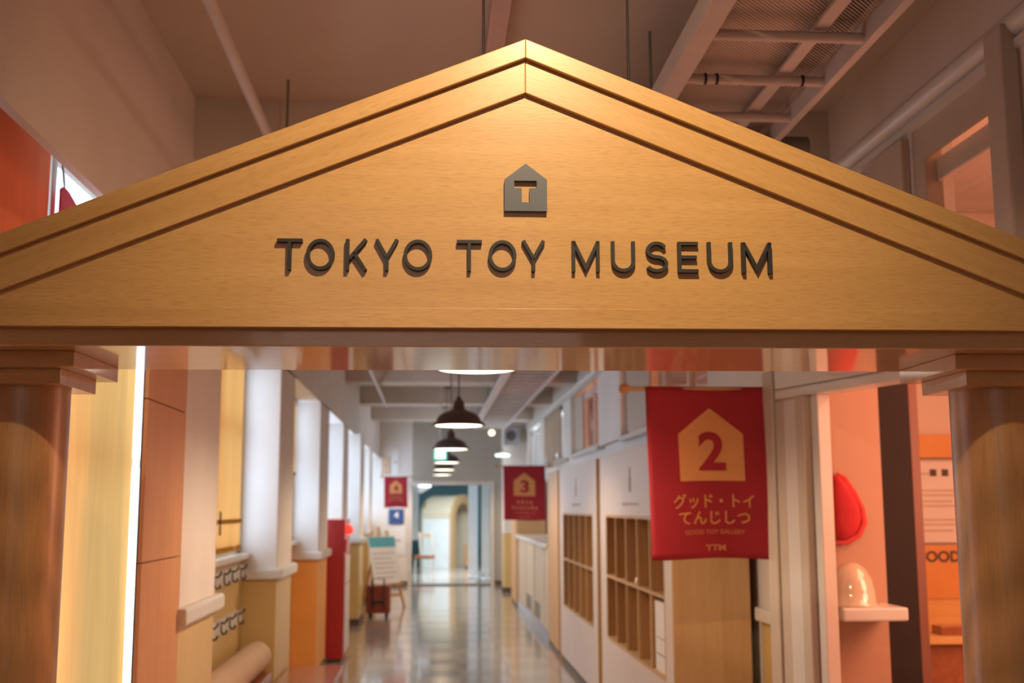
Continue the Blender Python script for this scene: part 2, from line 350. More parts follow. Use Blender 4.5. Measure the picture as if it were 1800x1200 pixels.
# left wall: header above the windows, sill walls in the bays, pillars with ledge and painted wainscot
wl = MB()
wl.box(XB-0.12, XL, 5.6, YE, 2.60, CEIL+0.05); wl.box(XL-0.03, XL, YF, 5.6, 2.60, CEIL+0.05); wl.box(XB-0.12, XB, YF, 5.6, 2.86, CEIL+0.05)
wl.box(XB-0.2, XB-0.02, YF, 3.04, 0, 2.9)
wall_left = tag(wl.build('wall_left', 'white_wall'), kind='structure')
PILL = [(5.05, 5.86, XL), (8.18, 9.02, XL), (11.15, 12.1, XL), (14.1, 14.95, XL), (16.1, 17.0, XL+0.09), (20.3, 21.1, XL)]
for k, (a, b, xf) in enumerate(PILL):
    xb = XB-0.06
    if k == 0: xb = XL-0.09; wbox('pillar_back', 'white_wall', (XB-0.10, XL-0.09, 5.74, b, 0, 2.9), wall_left)
    p = wbox('pillar', 'white_wall', (xb, xf, a, b, 1.10, 2.62), wall_left, 0.006)
    wbox('wainscot', 'orange_wall' if k == 2 else 'cream', (xb, xf, a, b, 0, 1.10), p, 0.006)
    wbox('ledge', 'ledge', (xb, xf+0.045, a-0.045, b+0.045, 1.105, 1.18), p, 0.015)
    wbox('baseboard', 'base', (xb, xf+0.012, a-0.012, b+0.012, 0, 0.09), p)
bays = [(5.86, 8.18), (9.02, 11.15), (12.1, 14.1), (14.95, 16.1), (17.0, 20.3), (21.1, YE)]
for k, (a, b) in enumerate(bays):
    wbox('sill_wall', 'orange_wall' if k == 1 else 'cream', (XB-0.1, XB, a, b, 0, 1.25), wall_left)
    wbox('sill', 'ledge', (XB-0.1, XB+0.05, a+0.002, b-0.002, 1.25, 1.29), wall_left, 0.008)
wbox('pillar', 'white_wall', (XB-0.12, XL, -0.7, 0.3, 0, 2.6), wall_left)
# windows of the bays
def window(n, a, b, z0, z1, x, mull=1):
    f = MB()
    f.box(x-0.05, x, a, a+0.05, z0, z1); f.box(x-0.05, x, b-0.05, b, z0, z1)
    f.box(x-0.05, x, a, b, z0, z0+0.05); f.box(x-0.05, x, a, b, z1-0.05, z1)
    for i in range(1, mull+1):
        y = a + (b-a)*i/(mull+1); f.box(x-0.05, x, y-0.025, y+0.025, z0, z1)
    f.box(x-0.045, x-0.005, a, b, z0+(z1-z0)*0.62-0.02, z0+(z1-z0)*0.62+0.02)
    o = tag(f.build('window_%d' % n, 'frame'), kind='structure')
    wbox('pane', 'glass', (x-0.028, x-0.022, a+0.05, b-0.05, z0+0.05, z1-0.05), o)
    return o
window(1, 3.02, 5.74, 0.08, 2.86, XB-0.05, 0)
for k, (a, b) in enumerate(bays): window(k+2, a, b, 1.29, 2.62, XB-0.03, 1 if b-a > 1.5 else 0)

# right wall: thick boxes around the doorway, transom windows above
wr = MB()
Z0, Z1 = 2.26, 3.04
wr.box(XR, XR+0.16, YF, 2.6, 0, Z0)                       # beside the gate
wr.box(XR, XR+0.16, YF, YE, Z1, CEIL+0.05)                # above the transoms
wr.box(XW, XW+0.16, 5.95, YE, 0, Z0)                      # behind the shelves
wr.box(XR, XR+0.16, 5.78, 5.97, 0, Z0)
wr.box(XR, XR+0.16, 2.6, 5.6, 2.2, Z0)                    # over the doorway
for a, b in ((YF, 3.36), (4.12, 4.62), (5.95, 7.45), (10.98, 12.45), (14.95, 15.8), (18.45, 19.2), (21.6, YE)):
    wr.box(XR, XR+0.16, a, b, Z0-0.01, Z1+0.01)
wr.box(XR, XR+0.16, 4.62, 5.95, Z0-0.01, Z1+0.01)
wall_right = tag(wr.build('wall_right', 'white_wall'), kind='structure')
t1 = MB().tube([(XR, YF+0.1, 3.10), (XR, YE-0.1, 3.10)], 0.042, 12).build('trim_1', 'ledge'); tag(t1, kind='structure')
t2 = MB().box(XR-0.02, XR+0.01, YF+0.1, YE-0.1, 3.015, 3.045).build('trim_2', 'ledge'); tag(t2, kind='structure')
wbox('ledge', 'ledge', (XW-0.05, XW+0.01, 5.97, 6.58, 0.955, 1.03), wall_right, 0.01)
wbox('wainscot', 'cream', (XW-0.012, XW+0.01, 5.97, 6.58, 0.0, 0.955), wall_right)
def transom(n, a, b, posts=1, sash=True):
    x = XR+0.07; f = MB()
    for y in [a+0.02] + [a + (b-a)*i/(posts+1) for i in range(1, posts+1)] + [b-0.02]:
        f.box(x, x+0.05, y-0.03, y+0.03, Z0, Z1)
    f.box(x, x+0.05, a, b, Z0, Z0+0.05); f.box(x, x+0.05, a, b, Z1-0.13, Z1-0.06) if sash else f.box(x, x+0.05, a, b, Z1-0.05, Z1)
    o = tag(f.build('window_%d' % n, 'frame'), kind='structure')
    wbox('pane', 'glass', (x+0.022, x+0.028, a+0.05, b-0.05, Z0+0.05, Z1-0.13), o)
    wbox('sill', 'ledge', (XR-0.025, x, a+0.01, b-0.01, Z0-0.045, Z0+0.005), o, 0.006)
    return o
# the transom by the gate is open a finger's width at the top of its deep sash
fx = MB(); x = XR+0.05
fx.box(x, x+0.04, 3.36, 3.42, Z0, Z1); fx.box(x-0.045, x+0.03, 4.03, 4.12, Z0, 3.03); fx.box(x, x+0.02, 3.42, 4.03, 2.80, 2.885); fx.box(x, x+0.05, 3.42, 4.12, Z0, Z0+0.06)
w9 = tag(fx.build('window_8', 'frame_tan', bevel=0.005), kind='structure')
wbox('pane', 'glass', (x+0.008, x+0.014, 3.42, 4.03, Z0+0.06, 2.80), w9)
wbox('mullion', 'frame_tan', (XR-0.06, XR, 3.30, 3.415, 2.2, 3.10), w9, 0.01)
wbox('soffit_board', 'frame_tan', (XR+0.005, XR+0.02, 3.42, 4.03, 2.887, 3.035), w9)
wbox('jamb_post', 'frame_tan', (XR-0.035, XR, 4.14, 4.34, 2.2, 3.0), w9, 0.006)
wbox('jamb_post', 'frame_tan', (XR-0.02, XR, 4.36, 4.6, 2.2, 3.0), w9, 0.006)
for n, (a, b, p) in enumerate(((7.45, 10.98, 3), (12.45, 14.95, 2), (15.8, 18.45, 1), (19.2, 21.6, 1))): transom(9+n, a, b, p, n != 2)

# end wall with the doorway
we = MB()
we.box(XL-0.4, -0.38, YE, YE+0.14, 0, CEIL+0.05); wend = tag(we.build('wall_end', 'white_wall'), kind='structure')
MB().box(1.25, XW+0.2, YE, YE+0.14, 0, CEIL+0.05).box(-0.38, 1.25, YE, YE+0.14, 2.05, CEIL+0.05).build('door_surround', 'grey_beige', wend)  # greyer, darker tone than the end wall left of the doorway
tag(MB().box(-0.38, 1.25, YE-0.02, YE+0.16, 0.0, 0.028).build('trim_4', 'base'), kind='structure')
tag(MB().box(-0.46, -0.38, YE-0.02, YE+0.15, 0, 2.05).box(1.25, 1.33, YE-0.02, YE+0.15, 0, 2.05).box(-0.46, 1.33, YE-0.02, YE+0.15, 2.05, 2.12).build('door_1', 'frame'), kind='structure')
tag(MB().box(XL-0.2, -0.46, YE-0.015, YE, 0, 0.09).box(1.33, XW, YE-0.015, YE, 0, 0.09).build('baseboard_end', 'base'), kind='structure')
p = wbox('end_pillar', 'white_wall', (1.40, XW, 22.0, 22.7, 1.10, CEIL), wall_right, 0.006)
wbox('wainscot', 'cream', (1.40, XW, 22.0, 22.7, 0, 1.10), p, 0.006); wbox('baseboard', 'base', (1.385, XW, 21.985, 22.7, 0, 0.09), p)
# wall behind the camera
tag(MB().box(-1.6, 2.2, YF-0.1, YF, 0, CEIL+0.05).build('wall_back', 'white_wall'), kind='structure')
# gallery room on the right
gw = MB()
gw.box(6.2, 6.3, 0.9, 17, 0, CEIL); gw.box(XR+0.16, 6.2, 0.9, 1.0, 0, CEIL); gw.box(2.9, 6.2, 7.4, 7.5, 0, CEIL); gw.box(XW+0.16, 6.2, 16.9, 17, 0, CEIL)
gw.box(XW+0.16, 2.9, 7.4, 7.5, 0, CEIL)
tag(gw.build('wall_gallery', 'salmon_wall'), kind='structure')
gb = tag(MB().box(XR+0.17, 6.19, 6.75, 6.95, 3.34, CEIL-0.002).box(XR+0.17, 6.19, 7.2, 7.39, 3.24, CEIL-0.002).build('trim_5', 'salmon_wall'), kind='structure')

# ------------------------------------------------------------------ the gate
G = thing('pediment_gate', 'pale wooden gate with a triangular pediment on round columns, lettered TOKYO TOY MUSEUM', 'gate', (0.215, 2.6, 0), R(-1.2))
K = 0.405; UE = 1.50; BACK = 0.452
def rake(name, z_top, z_bot, y0, y1, side, UE=1.50):
    """raking board: local x runs along the slope, mitred at the apex"""
    L = math.hypot(1, K); a = math.atan(K)
    def loc(u, z):     # gate u,z (right-hand side, u>=0) -> along / across the slope from the apex
        dx, dz = u, z - z_top
        return (dx*math.cos(a) - dz*math.sin(a), dx*math.sin(a) + dz*math.cos(a))
    pts = [loc(0, z_bot), loc(UE, z_bot-K*UE), loc(UE, z_top-K*UE), loc(0, z_top)]
    if side < 0: pts = [(-p[0], p[1]) for p in pts][::-1]
    o = MB().prism(pts, y0, y1).build(name, 'beech_x', G, 0.0018)
    o.location = (0, 0, z_top); o.rotation_euler = (0, a*side, 0)
    return o
for s in (-1, 1):
    rake('outer_cornice', 2.680, 2.634, -0.065, BACK+0.004, s)
    rake('inner_cornice', 2.634, 2.554, -0.050, BACK+0.002, s, 1.36)
MB().prism([(-1.362, 2.002), (1.362, 2.002), (0, 2.554)], -0.035, BACK).build('tympanum', 'beech_x', G)
MB().box(-1.24, 1.24, -0.0362, -0.034, 2.0015, 2.0465).build('tympanum_rail', 'beech_x', G, 0.0008)
MB().box(-UE, UE, 0, BACK, 1.962, 2.003).build('lintel', 'beech_gloss', G, 0.0025)
for s in (-1, 1):
    c = MB().lathe([(0.108, 0), (0.108, 1.8905)], seg=64).build('column', 'beech_z', G); c.location = (1.22*s, 0.262, 0)
    MB().box(-0.175, 0.175, -0.179, 0.171, 1.9255, 1.9618).build('capital_slab', 'beech_x', c, 0.0012)
    MB().box(-0.132, 0.132, -0.139, 0.131, 1.8895, 1.9255).build('capital_slab', 'beech_x', c, 0.0012)
    MB().lathe([(0.135, 0), (0.135, 0.05), (0.125, 0.065), (0.11, 0.075)], seg=48).build('column_base', 'beech_z', c)
# the house emblem with its cut-out T
YP, TH = -0.0352, 0.0135
eb = MB()
x0, x1, zb, ze, za = -0.049, 0.049, 2.2715, 2.346, 2.384
tz1, tz0, tzb = 2.3432, 2.3258, 2.292
for poly in ([(x0, zb), (x1, zb), (x1, tzb), (x0, tzb)], [(x0, tzb), (-0.0093, tzb), (-0.0093, tz0), (x0, tz0)], [(0.0087, tzb), (x1, tzb), (x1, tz0), (0.0087, tz0)],
             [(x0, tz0), (-0.0263, tz0), (-0.0263, tz1), (x0, tz1)], [(0.0252, tz0), (x1, tz0), (x1, tz1), (0.0252, tz1)],
             [(x0, tz1), (x1, tz1), (x1, ze), (0, za), (x0, ze)]):
    eb.prism(poly, YP-TH, YP)
eb.build('house_emblem', 'emblem', G)
# letters drawn as mitred strokes
SW = 0.0078
def stroke(mb, pts, w=SW, closed=False):
    P = [Vector(p) for p in pts]; n = len(P); Lf, Rt = [], []
    for i in range(n):
        a = P[i-1] if (i > 0 or closed) else None; b = P[(i+1) % n] if (i < n-1 or closed) else None
        d1 = (P[i]-a).normalized() if a is not None else (b-P[i]).normalized(); d2 = (b-P[i]).normalized() if b is not None else d1
        t = (d1+d2).normalized(); nn = Vector((-t.y, t.x)); k = w/2/max(0.3, nn.dot(Vector((-d1.y, d1.x))))
        Lf.append(P[i]+nn*k); Rt.append(P[i]-nn*k)
    for i in range(n if closed else n-1):
        j = (i+1) % n
        mb.prism([tuple(Rt[i]), tuple(Rt[j]), tuple(Lf[j]), tuple(Lf[i])], YP-TH, YP)
def arc(cx, cy, rx, ry, a0, a1, n=20): return [(cx+rx*math.cos(R(a0+(a1-a0)*i/n)), cy+ry*math.sin(R(a0+(a1-a0)*i/n))) for i in range(n+1)]
def letter(ch, xa, xb, z0=2.1305, z1=2.2025):
    mb = MB(); w = xb-xa; h = z1-z0; s = SW/2; cx = (xa+xb)/2
    if ch == 'T': stroke(mb, [(xa, z1-s), (xb, z1-s)]); stroke(mb, [(cx, z1-SW), (cx, z0)])
    if ch == 'O': stroke(mb, arc(cx, (z0+z1)/2, w/2-s, h/2-s, 0, 351, 39), closed=True)
    if ch == 'K': stroke(mb, [(xa+s, z0), (xa+s, z1)]); stroke(mb, [(xa+SW, z0+h*0.36), (xb-s*1.2, z1)]); stroke(mb, [(xa+w*0.38, z0+h*0.56), (xb-s*1.2, z0)])
    if ch == 'Y': stroke(mb, [(xa+s, z1), (cx, z0+h*0.42), (xb-s, z1)]); stroke(mb, [(cx, z0+h*0.44), (cx, z0)])
    if ch == 'M': stroke(mb, [(xa+s, z0), (xa+s, z1)]); stroke(mb, [(xb-s, z0), (xb-s, z1)]); stroke(mb, [(xa+s, z1-s*0.4), (cx, z0+h*0.14), (xb-s, z1-s*0.4)])
    if ch == 'U': r = w/2-s; stroke(mb, [(xa+s, z1)] + arc(cx, z0+r+s, r, r, 180, 360, 18) + [(xb-s, z1)])
    if ch == 'E':
        stroke(mb, [(xa+s, z0), (xa+s, z1)])
        for z, k in ((z1-s, 1.0), ((z0+z1)/2, 0.93), (z0+s, 1.0)): stroke(mb, [(xa+SW, z), (xa+w*k, z)])
    if ch == 'S':
        r = h/4-s/2; rx = w/2-s; ct, cb = z1-s-r, z0+s+r
        stroke(mb, arc(cx, ct, rx*0.92, r, 25, 180, 14) + arc(cx, ct, rx*0.95, r, 180, 270, 8)[1:] + arc(cx, cb, rx, r, 90, 0, 8)[1:] + arc(cx, cb, rx, r, 0, -155, 14)[1:])
    return mb.build('letter', 'letter', G)
for ch, a, b in (('T', -.565, -.508), ('O', -.499, -.435), ('K', -.410, -.360), ('Y', -.344, -.290), ('O', -.279, -.214), ('T', -.158, -.101), ('O', -.086, -.022), ('Y', -.010, .044),
                 ('M', .105, .169), ('U', .196, .251), ('S', .275, .327), ('E', .350, .397), ('U', .419, .477), ('M', .499, .568)):
    letter(ch, a, b)
for u in (-0.078, 0.323):                                      # hanging wires behind the pediment
    w = MB().tube([(0, 0, 0), (0, 0, CEIL-2.53)], 0.0035, 8).build('wire', 'black')
    w.location = (0.215+u, 3.0, 2.53)
    tag(w, 'thin black wire running from ceiling down behind the pediment, ' + ('left of the apex' if u < 0 else 'right of the apex'), 'wire')

# ------------------------------------------------------------------ pendant lamps
PROF = [(0.0, 0.004), (0.205, 0.004), (0.213, 0.0), (0.214, 0.006), (0.203, 0.018), (0.181, 0.034), (0.172, 0.058), (0.152, 0.084), (0.118, 0.105), (0.066, 0.122), (0.048, 0.136), (0.044, 0.180), (0.036, 0.198), (0.02, 0.21), (0.016, 0.232), (0.0, 0.235)]
LAMPS = [(0.219, 5.5), (0.221, 9.15), (0.226, 12.95), (0.235, 16.9), (0.235, 20.2), (0.23, 23.3)]
WHICH = ['nearest lamp of the row, mostly hidden above the wooden lintel', 'first lamp of the row seen whole below the lintel', 'third lamp of the row, in front of the green exit light', 'fourth lamp of the row, just below the exit light', 'fifth lamp of the row, fourth seen below the lintel', 'last small lamp of the row, just above the far doorway']
proto = None
for i, (x, y) in enumerate(LAMPS):
    lab = 'dark enamel pendant lamp, ' + WHICH[i]
    if proto is None:
        proto = thing('pendant_lamp', lab, 'lamp', (x, y, 2.24), 0, 'enamel pendant lamps along the corridor')
        MB().lathe(PROF[2:], seg=40).build('lamp_shade', 'shade', proto)
        MB().lathe([(0.0, 0.012), (0.206, 0.012), (0.209, 0.002), (0.12, -0.006), (0.0, -0.009)], seg=40).build('diffuser', 'lampglow', proto)
        MB().tube([(0, 0, 0.23), (0, 0, 1.10)], 0.005, 8).build('cord', 'black', proto)
        MB().lathe([(0.045, 1.09), (0.045, 1.12), (0.0, 1.12)], seg=20).build('ceiling_rose', 'shade', proto)
        r = proto; proto.location.z = 2.258
    else:
        r = copy_tree(proto); r.location = (x, y, 2.24); r['label'] = lab
    lamp('pendant_glow', 'SPOT', (x, y, 2.22), 125, (1.0, 0.74, 0.50), 0.12, spot_size=R(165), spot_blend=0.5)

# duct the lamps hang from, conduit, tray
d = MB().box(0.205, 0.275, 0.5, 23.9, 3.36, 3.405).build('cable_duct', 'pink_cable', bevel=0.004)
tag(d, 'pale flat cable duct along the middle of the ceiling above the lamps', 'duct')
p = MB().tube([(-0.665, -1.0, 3.085), (-0.665, 17.15, 3.085)], 0.021, 12).build('conduit_pipe', 'steel_white')
tag(p, 'white conduit pipe running along the left side of the ceiling', 'pipe')
h = MB().tube([(-0.62, 4.75, 3.41), (-0.62, 4.75, 3.12), (-0.64, 4.75, 3.06), (-0.68, 4.75, 3.055), (-0.70, 4.75, 3.085)], 0.006, 8).build('pipe_hanger', 'conduit')
tag(h, 'thin grey hook holding the white conduit pipe near the beam', 'hook')
T = thing('cable_tray', 'pale steel ladder tray with mesh bottom hung under the ceiling at the right', 'cable tray', (1.10, 2.0, 3.05))
def tl(x, y, z): return (x-1.10, y-2.0, z-3.05)
TY0, TY1 = 1.2, 21.3
for x0, x1, nm in ((0.80, 0.865, 'side_rail'), (1.345, 1.375, 'side_rail')):
    b = MB(); a0 = tl(x0, TY0, 3.03); a1 = tl(x1, TY1, 3.10)
    b.box(a0[0], a1[0], a0[1], a1[1], a0[2], a1[2]).build(nm, 'steel_white', T, 0.003)
a0 = tl(0.793, TY0, 3.028); MB().box(a0[0], a0[0]+0.012, a0[1], a0[1]+TY1-TY0, a0[2], a0[2]+0.075).build('rail_lip', 'steel_white', T)
rung = None
n = 0; y = 1.48
while y < TY1:
    if rung is None:
        rung = MB().tube([(-0.24, 0, 0), (0.26, 0, 0)], 0.0175, 10).build('rung', 'steel_white', T)
        r = rung
    else:
        r = bpy.data.objects.new('rung', rung.data); COL.objects.link(r); r.parent = T
    r.location = tl(1.10, y, 3.052); y += 0.372
b = MB(); a0 = tl(1.185, TY0, 3.075); b.box(a0[0], a0[0]+0.045, a0[1], a0[1]+TY1-TY0, a0[2], a0[2]+0.012).build('stiffener', 'steel_white', T)
def strands(y0, y1, st, w):
    b = MB(); k = y0 - 0.5
    while k < y1:
        for sgn in ((1,) if st < 0.05 else (1, -1)):
            a = (0.86, k) if sgn > 0 else (0.86, k+0.5); c = (1.35, k+0.5) if sgn > 0 else (1.35, k)
            def clip(p, q, lim, hi):
                if (p[1] > lim) == hi and (q[1] > lim) == hi: return None
                return p, q
            if max(a[1], c[1]) > y1 or min(a[1], c[1]) < y0: continue
            b.bar(tl(a[0], a[1], 3.105 + 0.002*sgn), tl(c[0], c[1], 3.105 + 0.002*sgn), w, 0.003)
        k += st
    o = b.build('mesh_bottom', 'mesh', T); o['kind'] = 'stuff'
strands(2.0, 5.0, 0.017, 0.0050); strands(5.0, 21.2, 0.07, 0.02)
for xa, xb in ((0.868, 0.925), (1.235, 1.343)):
    a0 = tl(xa, TY0, 3.125); MB().box(a0[0], a0[0]+xb-xa, a0[1], a0[1]+TY1-TY0, a0[2], a0[2]+0.02).build('mesh_backing', 'mesh_dark', T, 0.006)  # dark strips added above the mesh to deepen its gaps
a0 = tl(0.935, TY0, 3.122); MB().box(a0[0], a0[0]+0.27, a0[1], a0[1]+TY1-TY0, a0[2], a0[2]+0.03).build('mesh_backing', 'steel_white', T, 0.006)
hg = MB()
for yy in (4.15, 7.3, 10.4, 13.5, 16.6, 19.8):
    for xx in (0.83, 1.36): hg.tube([tl(xx, yy, 3.09), tl(xx, yy, CEIL)], 0.006, 6)
hg.build('hanger_rods', 'conduit', T)['kind'] = 'stuff'
for yy, xx in ((3.72, 0.93), (3.72, 0.97), (3.72, 1.27)):
    MB().lathe([(0.02, -0.004), (0.0205, 0), (0.02, 0.004)], c=tl(xx, yy-0.012, 3.052), seg=12, axis='x').build('cable_tie', 'black', T)
cb = MB().tube([(1.24, 4.36, 3.02), (1.5, 4.36, 3.02)], 0.05, 16).build('drain_pipe', 'conduit', bevel=0.012)
tag(cb, 'grey rounded pipe end under the cable tray at the right wall', 'pipe')

# ------------------------------------------------------------------ left side: boards, blinds, hooks, benches
ob = MB().box(XB+0.01, XB+0.013, 3.05, 3.81, 0.02, 2.86).build('orange_screen', 'orange_cloth')
tag(ob, 'flat orange screen filling the window beside the left end of the gate', 'screen')
st = MB().box(XB-0.02, XB+0.02, 3.82, 3.862, 0.02, 2.88).build('window_post', 'frame_tan', bevel=0.003)
tag(st, kind='structure'); st.name = 'trim_6'
pn = thing('pennant', 'small red cloth pennant hanging on a string in the bright window gap', 'pennant', (-1.24, 3.81, 2.42), R(90))
MB().prism([(0, 0), (0.34, 0), (0.24, 0.205), (0.15, 0.23), (0.08, 0.247), (0.03, 0.25), (0, 0.235)], -0.003, 0.003).build('cloth', 'felt', pn)
MB().tube([(0.04, 0, 0.25), (0.02, 0, 0.30), (-0.005, 0, 0.335), (-0.005, 0, 0.40)], 0.003, 6).build('string', 'conduit', pn)
def blind(y0, y1, z0, z1, x, label, stripe=False, amp=0.010):
    t = thing('roller_blind', label, 'blind', (x, (y0+y1)/2, z0), 0, 'yellow window blinds')
    nu, nv = 40, 14; vs = []; fs = []
    for side in (0, 1):
        for j in range(nv+1):
            for i in range(nu+1):
                u = i/nu; v = j/nv
                vs.append((amp*math.sin(u*9+v*1.5)*(0.4+0.6*(1-v)) + 0.004*math.sin(u*31+2*v) + (0.0015 if side else 0), (u-0.5)*(y1-y0), v*(z1-z0)))
    nn = (nu+1)*(nv+1)
    for j in range(nv):
        for i in range(nu):
            a = j*(nu+1)+i; fs.append((a, a+1, a+nu+2, a+nu+1))
    MB().add(vs[:nn], fs, True).build('fabric', 'blind', t)
    MB().box(-0.008, 0.012, -(y1-y0)/2, (y1-y0)/2, -0.012, 0.02).build('hem_bar', 'blind_hem', t)
    MB().tube([(0, -(y1-y0)/2, z1-z0), (0, (y1-y0)/2, z1-z0)], 0.022, 12).build('roller', 'frame', t)
    if stripe:
        MB().box(-0.003, 0.016, -(y1-y0)/2, (y1-y0)/2, 0.165, 0.19).build('batten', 'blind_hem', t)
        MB().tube([(0.02, 0.12, 0.24), (0.02, 0.12, 0.10)], 0.006, 6).build('pull', 'ink', t)
blind(3.99, 5.01, 0.55, 2.24, XB+0.02, 'long yellow blind beside the left column of the gate')
blind(5.95, 7.86, 1.335, 2.58, XB+0.02, 'yellow blind above the hook rails, ending at the window sill', True)
blind(9.1, 10.9, 1.9, 2.58, XB+0.02, 'yellow blind pulled half up above the orange wall', False)
wp = thing('wood_panelling', 'reddish wooden panelling of stacked boards between yellow blind and white pillar', 'panelling', (XL, 4.68, 0))
for z0, z1 in ((0, 0.79), (0.794, 1.395), (1.399, 2.003), (2.007, 2.598)):
    MB().box(-0.012, 0.003, -0.315, 0.362, z0, z1).build('board', 'board', wp, 0.0025)
MB().box(-0.022, -0.0125, -0.30, 0.35, 0, 2.595).build('backing', 'base', wp)  # unseen sheet added to stop daylight leaking through the board joints
def hook_rail(z, ys, label, name='hook_rail'):
    t = thing(name, label, 'hook rail', (XB, 7.05, z), 0, 'hook rails under the left window')
    MB().box(0, 0.02, -1.1, 1.1, -0.045, 0.045).build('rail_board', 'ledge', t, 0.003)
    first = None
    for y in ys:
        if first is None:
            first = MB().tube([(0.02, 0, 0.03), (0.04, 0, 0.025), (0.058, 0, 0.045), (0.06, 0, 0.06)], 0.006, 8).tube([(0.02, 0, 0.03), (0.022, 0, -0.02), (0.035, 0, -0.04), (0.052, 0, -0.035), (0.056, 0, -0.015)], 0.006, 8).build('hook', 'black', t)
            hk = first
        else:
            hk = bpy.data.objects.new('hook', first.data); COL.objects.link(hk); hk.parent = t
        hk.location = (0, y-7.05, 0)
hook_rail(1.165, (6.3, 6.65, 7.0, 7.32, 7.62, 7.95), 'upper white rail with black hooks right under the window sill')
hook_rail(0.875, (6.25, 6.6, 6.95, 7.27, 7.57, 7.9), 'lower pale rail with black hooks on the cream wall')
bb = thing('wall_bench', 'brown bench with a tan bolster in the bay under the hook rails', 'bench', (XB+0.14, 7.0, 0))
MB().box(-0.13, 0.085, -1.1, 1.1, 0, 0.50).build('bench_body', 'bench', bb, 0.004)
MB().tube([(-0.02, -1.1, 0.60), (-0.02, 1.1, 0.60)], [0.10, 0.10], 16).build('bolster', 'cushion', bb, 0.02)
bn = thing('low_bench', 'red-brown polished bench standing along the pillar before the red cabinet', 'bench', (-0.845, 7.9, 0))
MB().box(-0.20, 0.20, -1.1, 1.08, 0.375, 0.42).build('bench_top', 'bench', bn, 0.006)
for yy in (-0.95, 0.0, 0.93): MB().box(-0.19, 0.19, yy-0.02, yy+0.02, 0, 0.375).build('leg', 'bench', bn, 0.004)
MB().box(0.16, 0.185, -0.93, 0.91, 0.30, 0.375).build('apron', 'bench', bn)
# fire cabinet
fc = thing('fire_hose_cabinet', 'red fire hose cabinet with a glowing red lamp behind the third pillar', 'cabinet', (-0.99, 12.75, 0))
MB().box(-0.22, 0.09, -0.38, 0.38, 0.03, 1.47).build('body', 'red_paint', fc, 0.008)
MB().box(0.09, 0.10, -0.35, 0.35, 0.08, 0.78).build('door', 'panel_white', fc, 0.004)
MB().box(0.09, 0.10, -0.35, 0.35, 0.80, 1.08).build('upper_panel', 'panel_white', fc, 0.004)
MB().box(0.09, 0.105, -0.30, 0.10, 1.12, 1.26).build('alarm_plate', 'red_paint', fc, 0.004)
MB().lathe([(0.0, 0.075), (0.03, 0.068), (0.048, 0.045), (0.055, 0.0)], c=(0.09, -0.15, 1.36), seg=20, axis='x').build('signal_lamp', 'red_lamp', fc)
MB().box(-0.20, 0.07, -0.36, 0.36, 0, 0.03).build('plinth', 'base', fc)

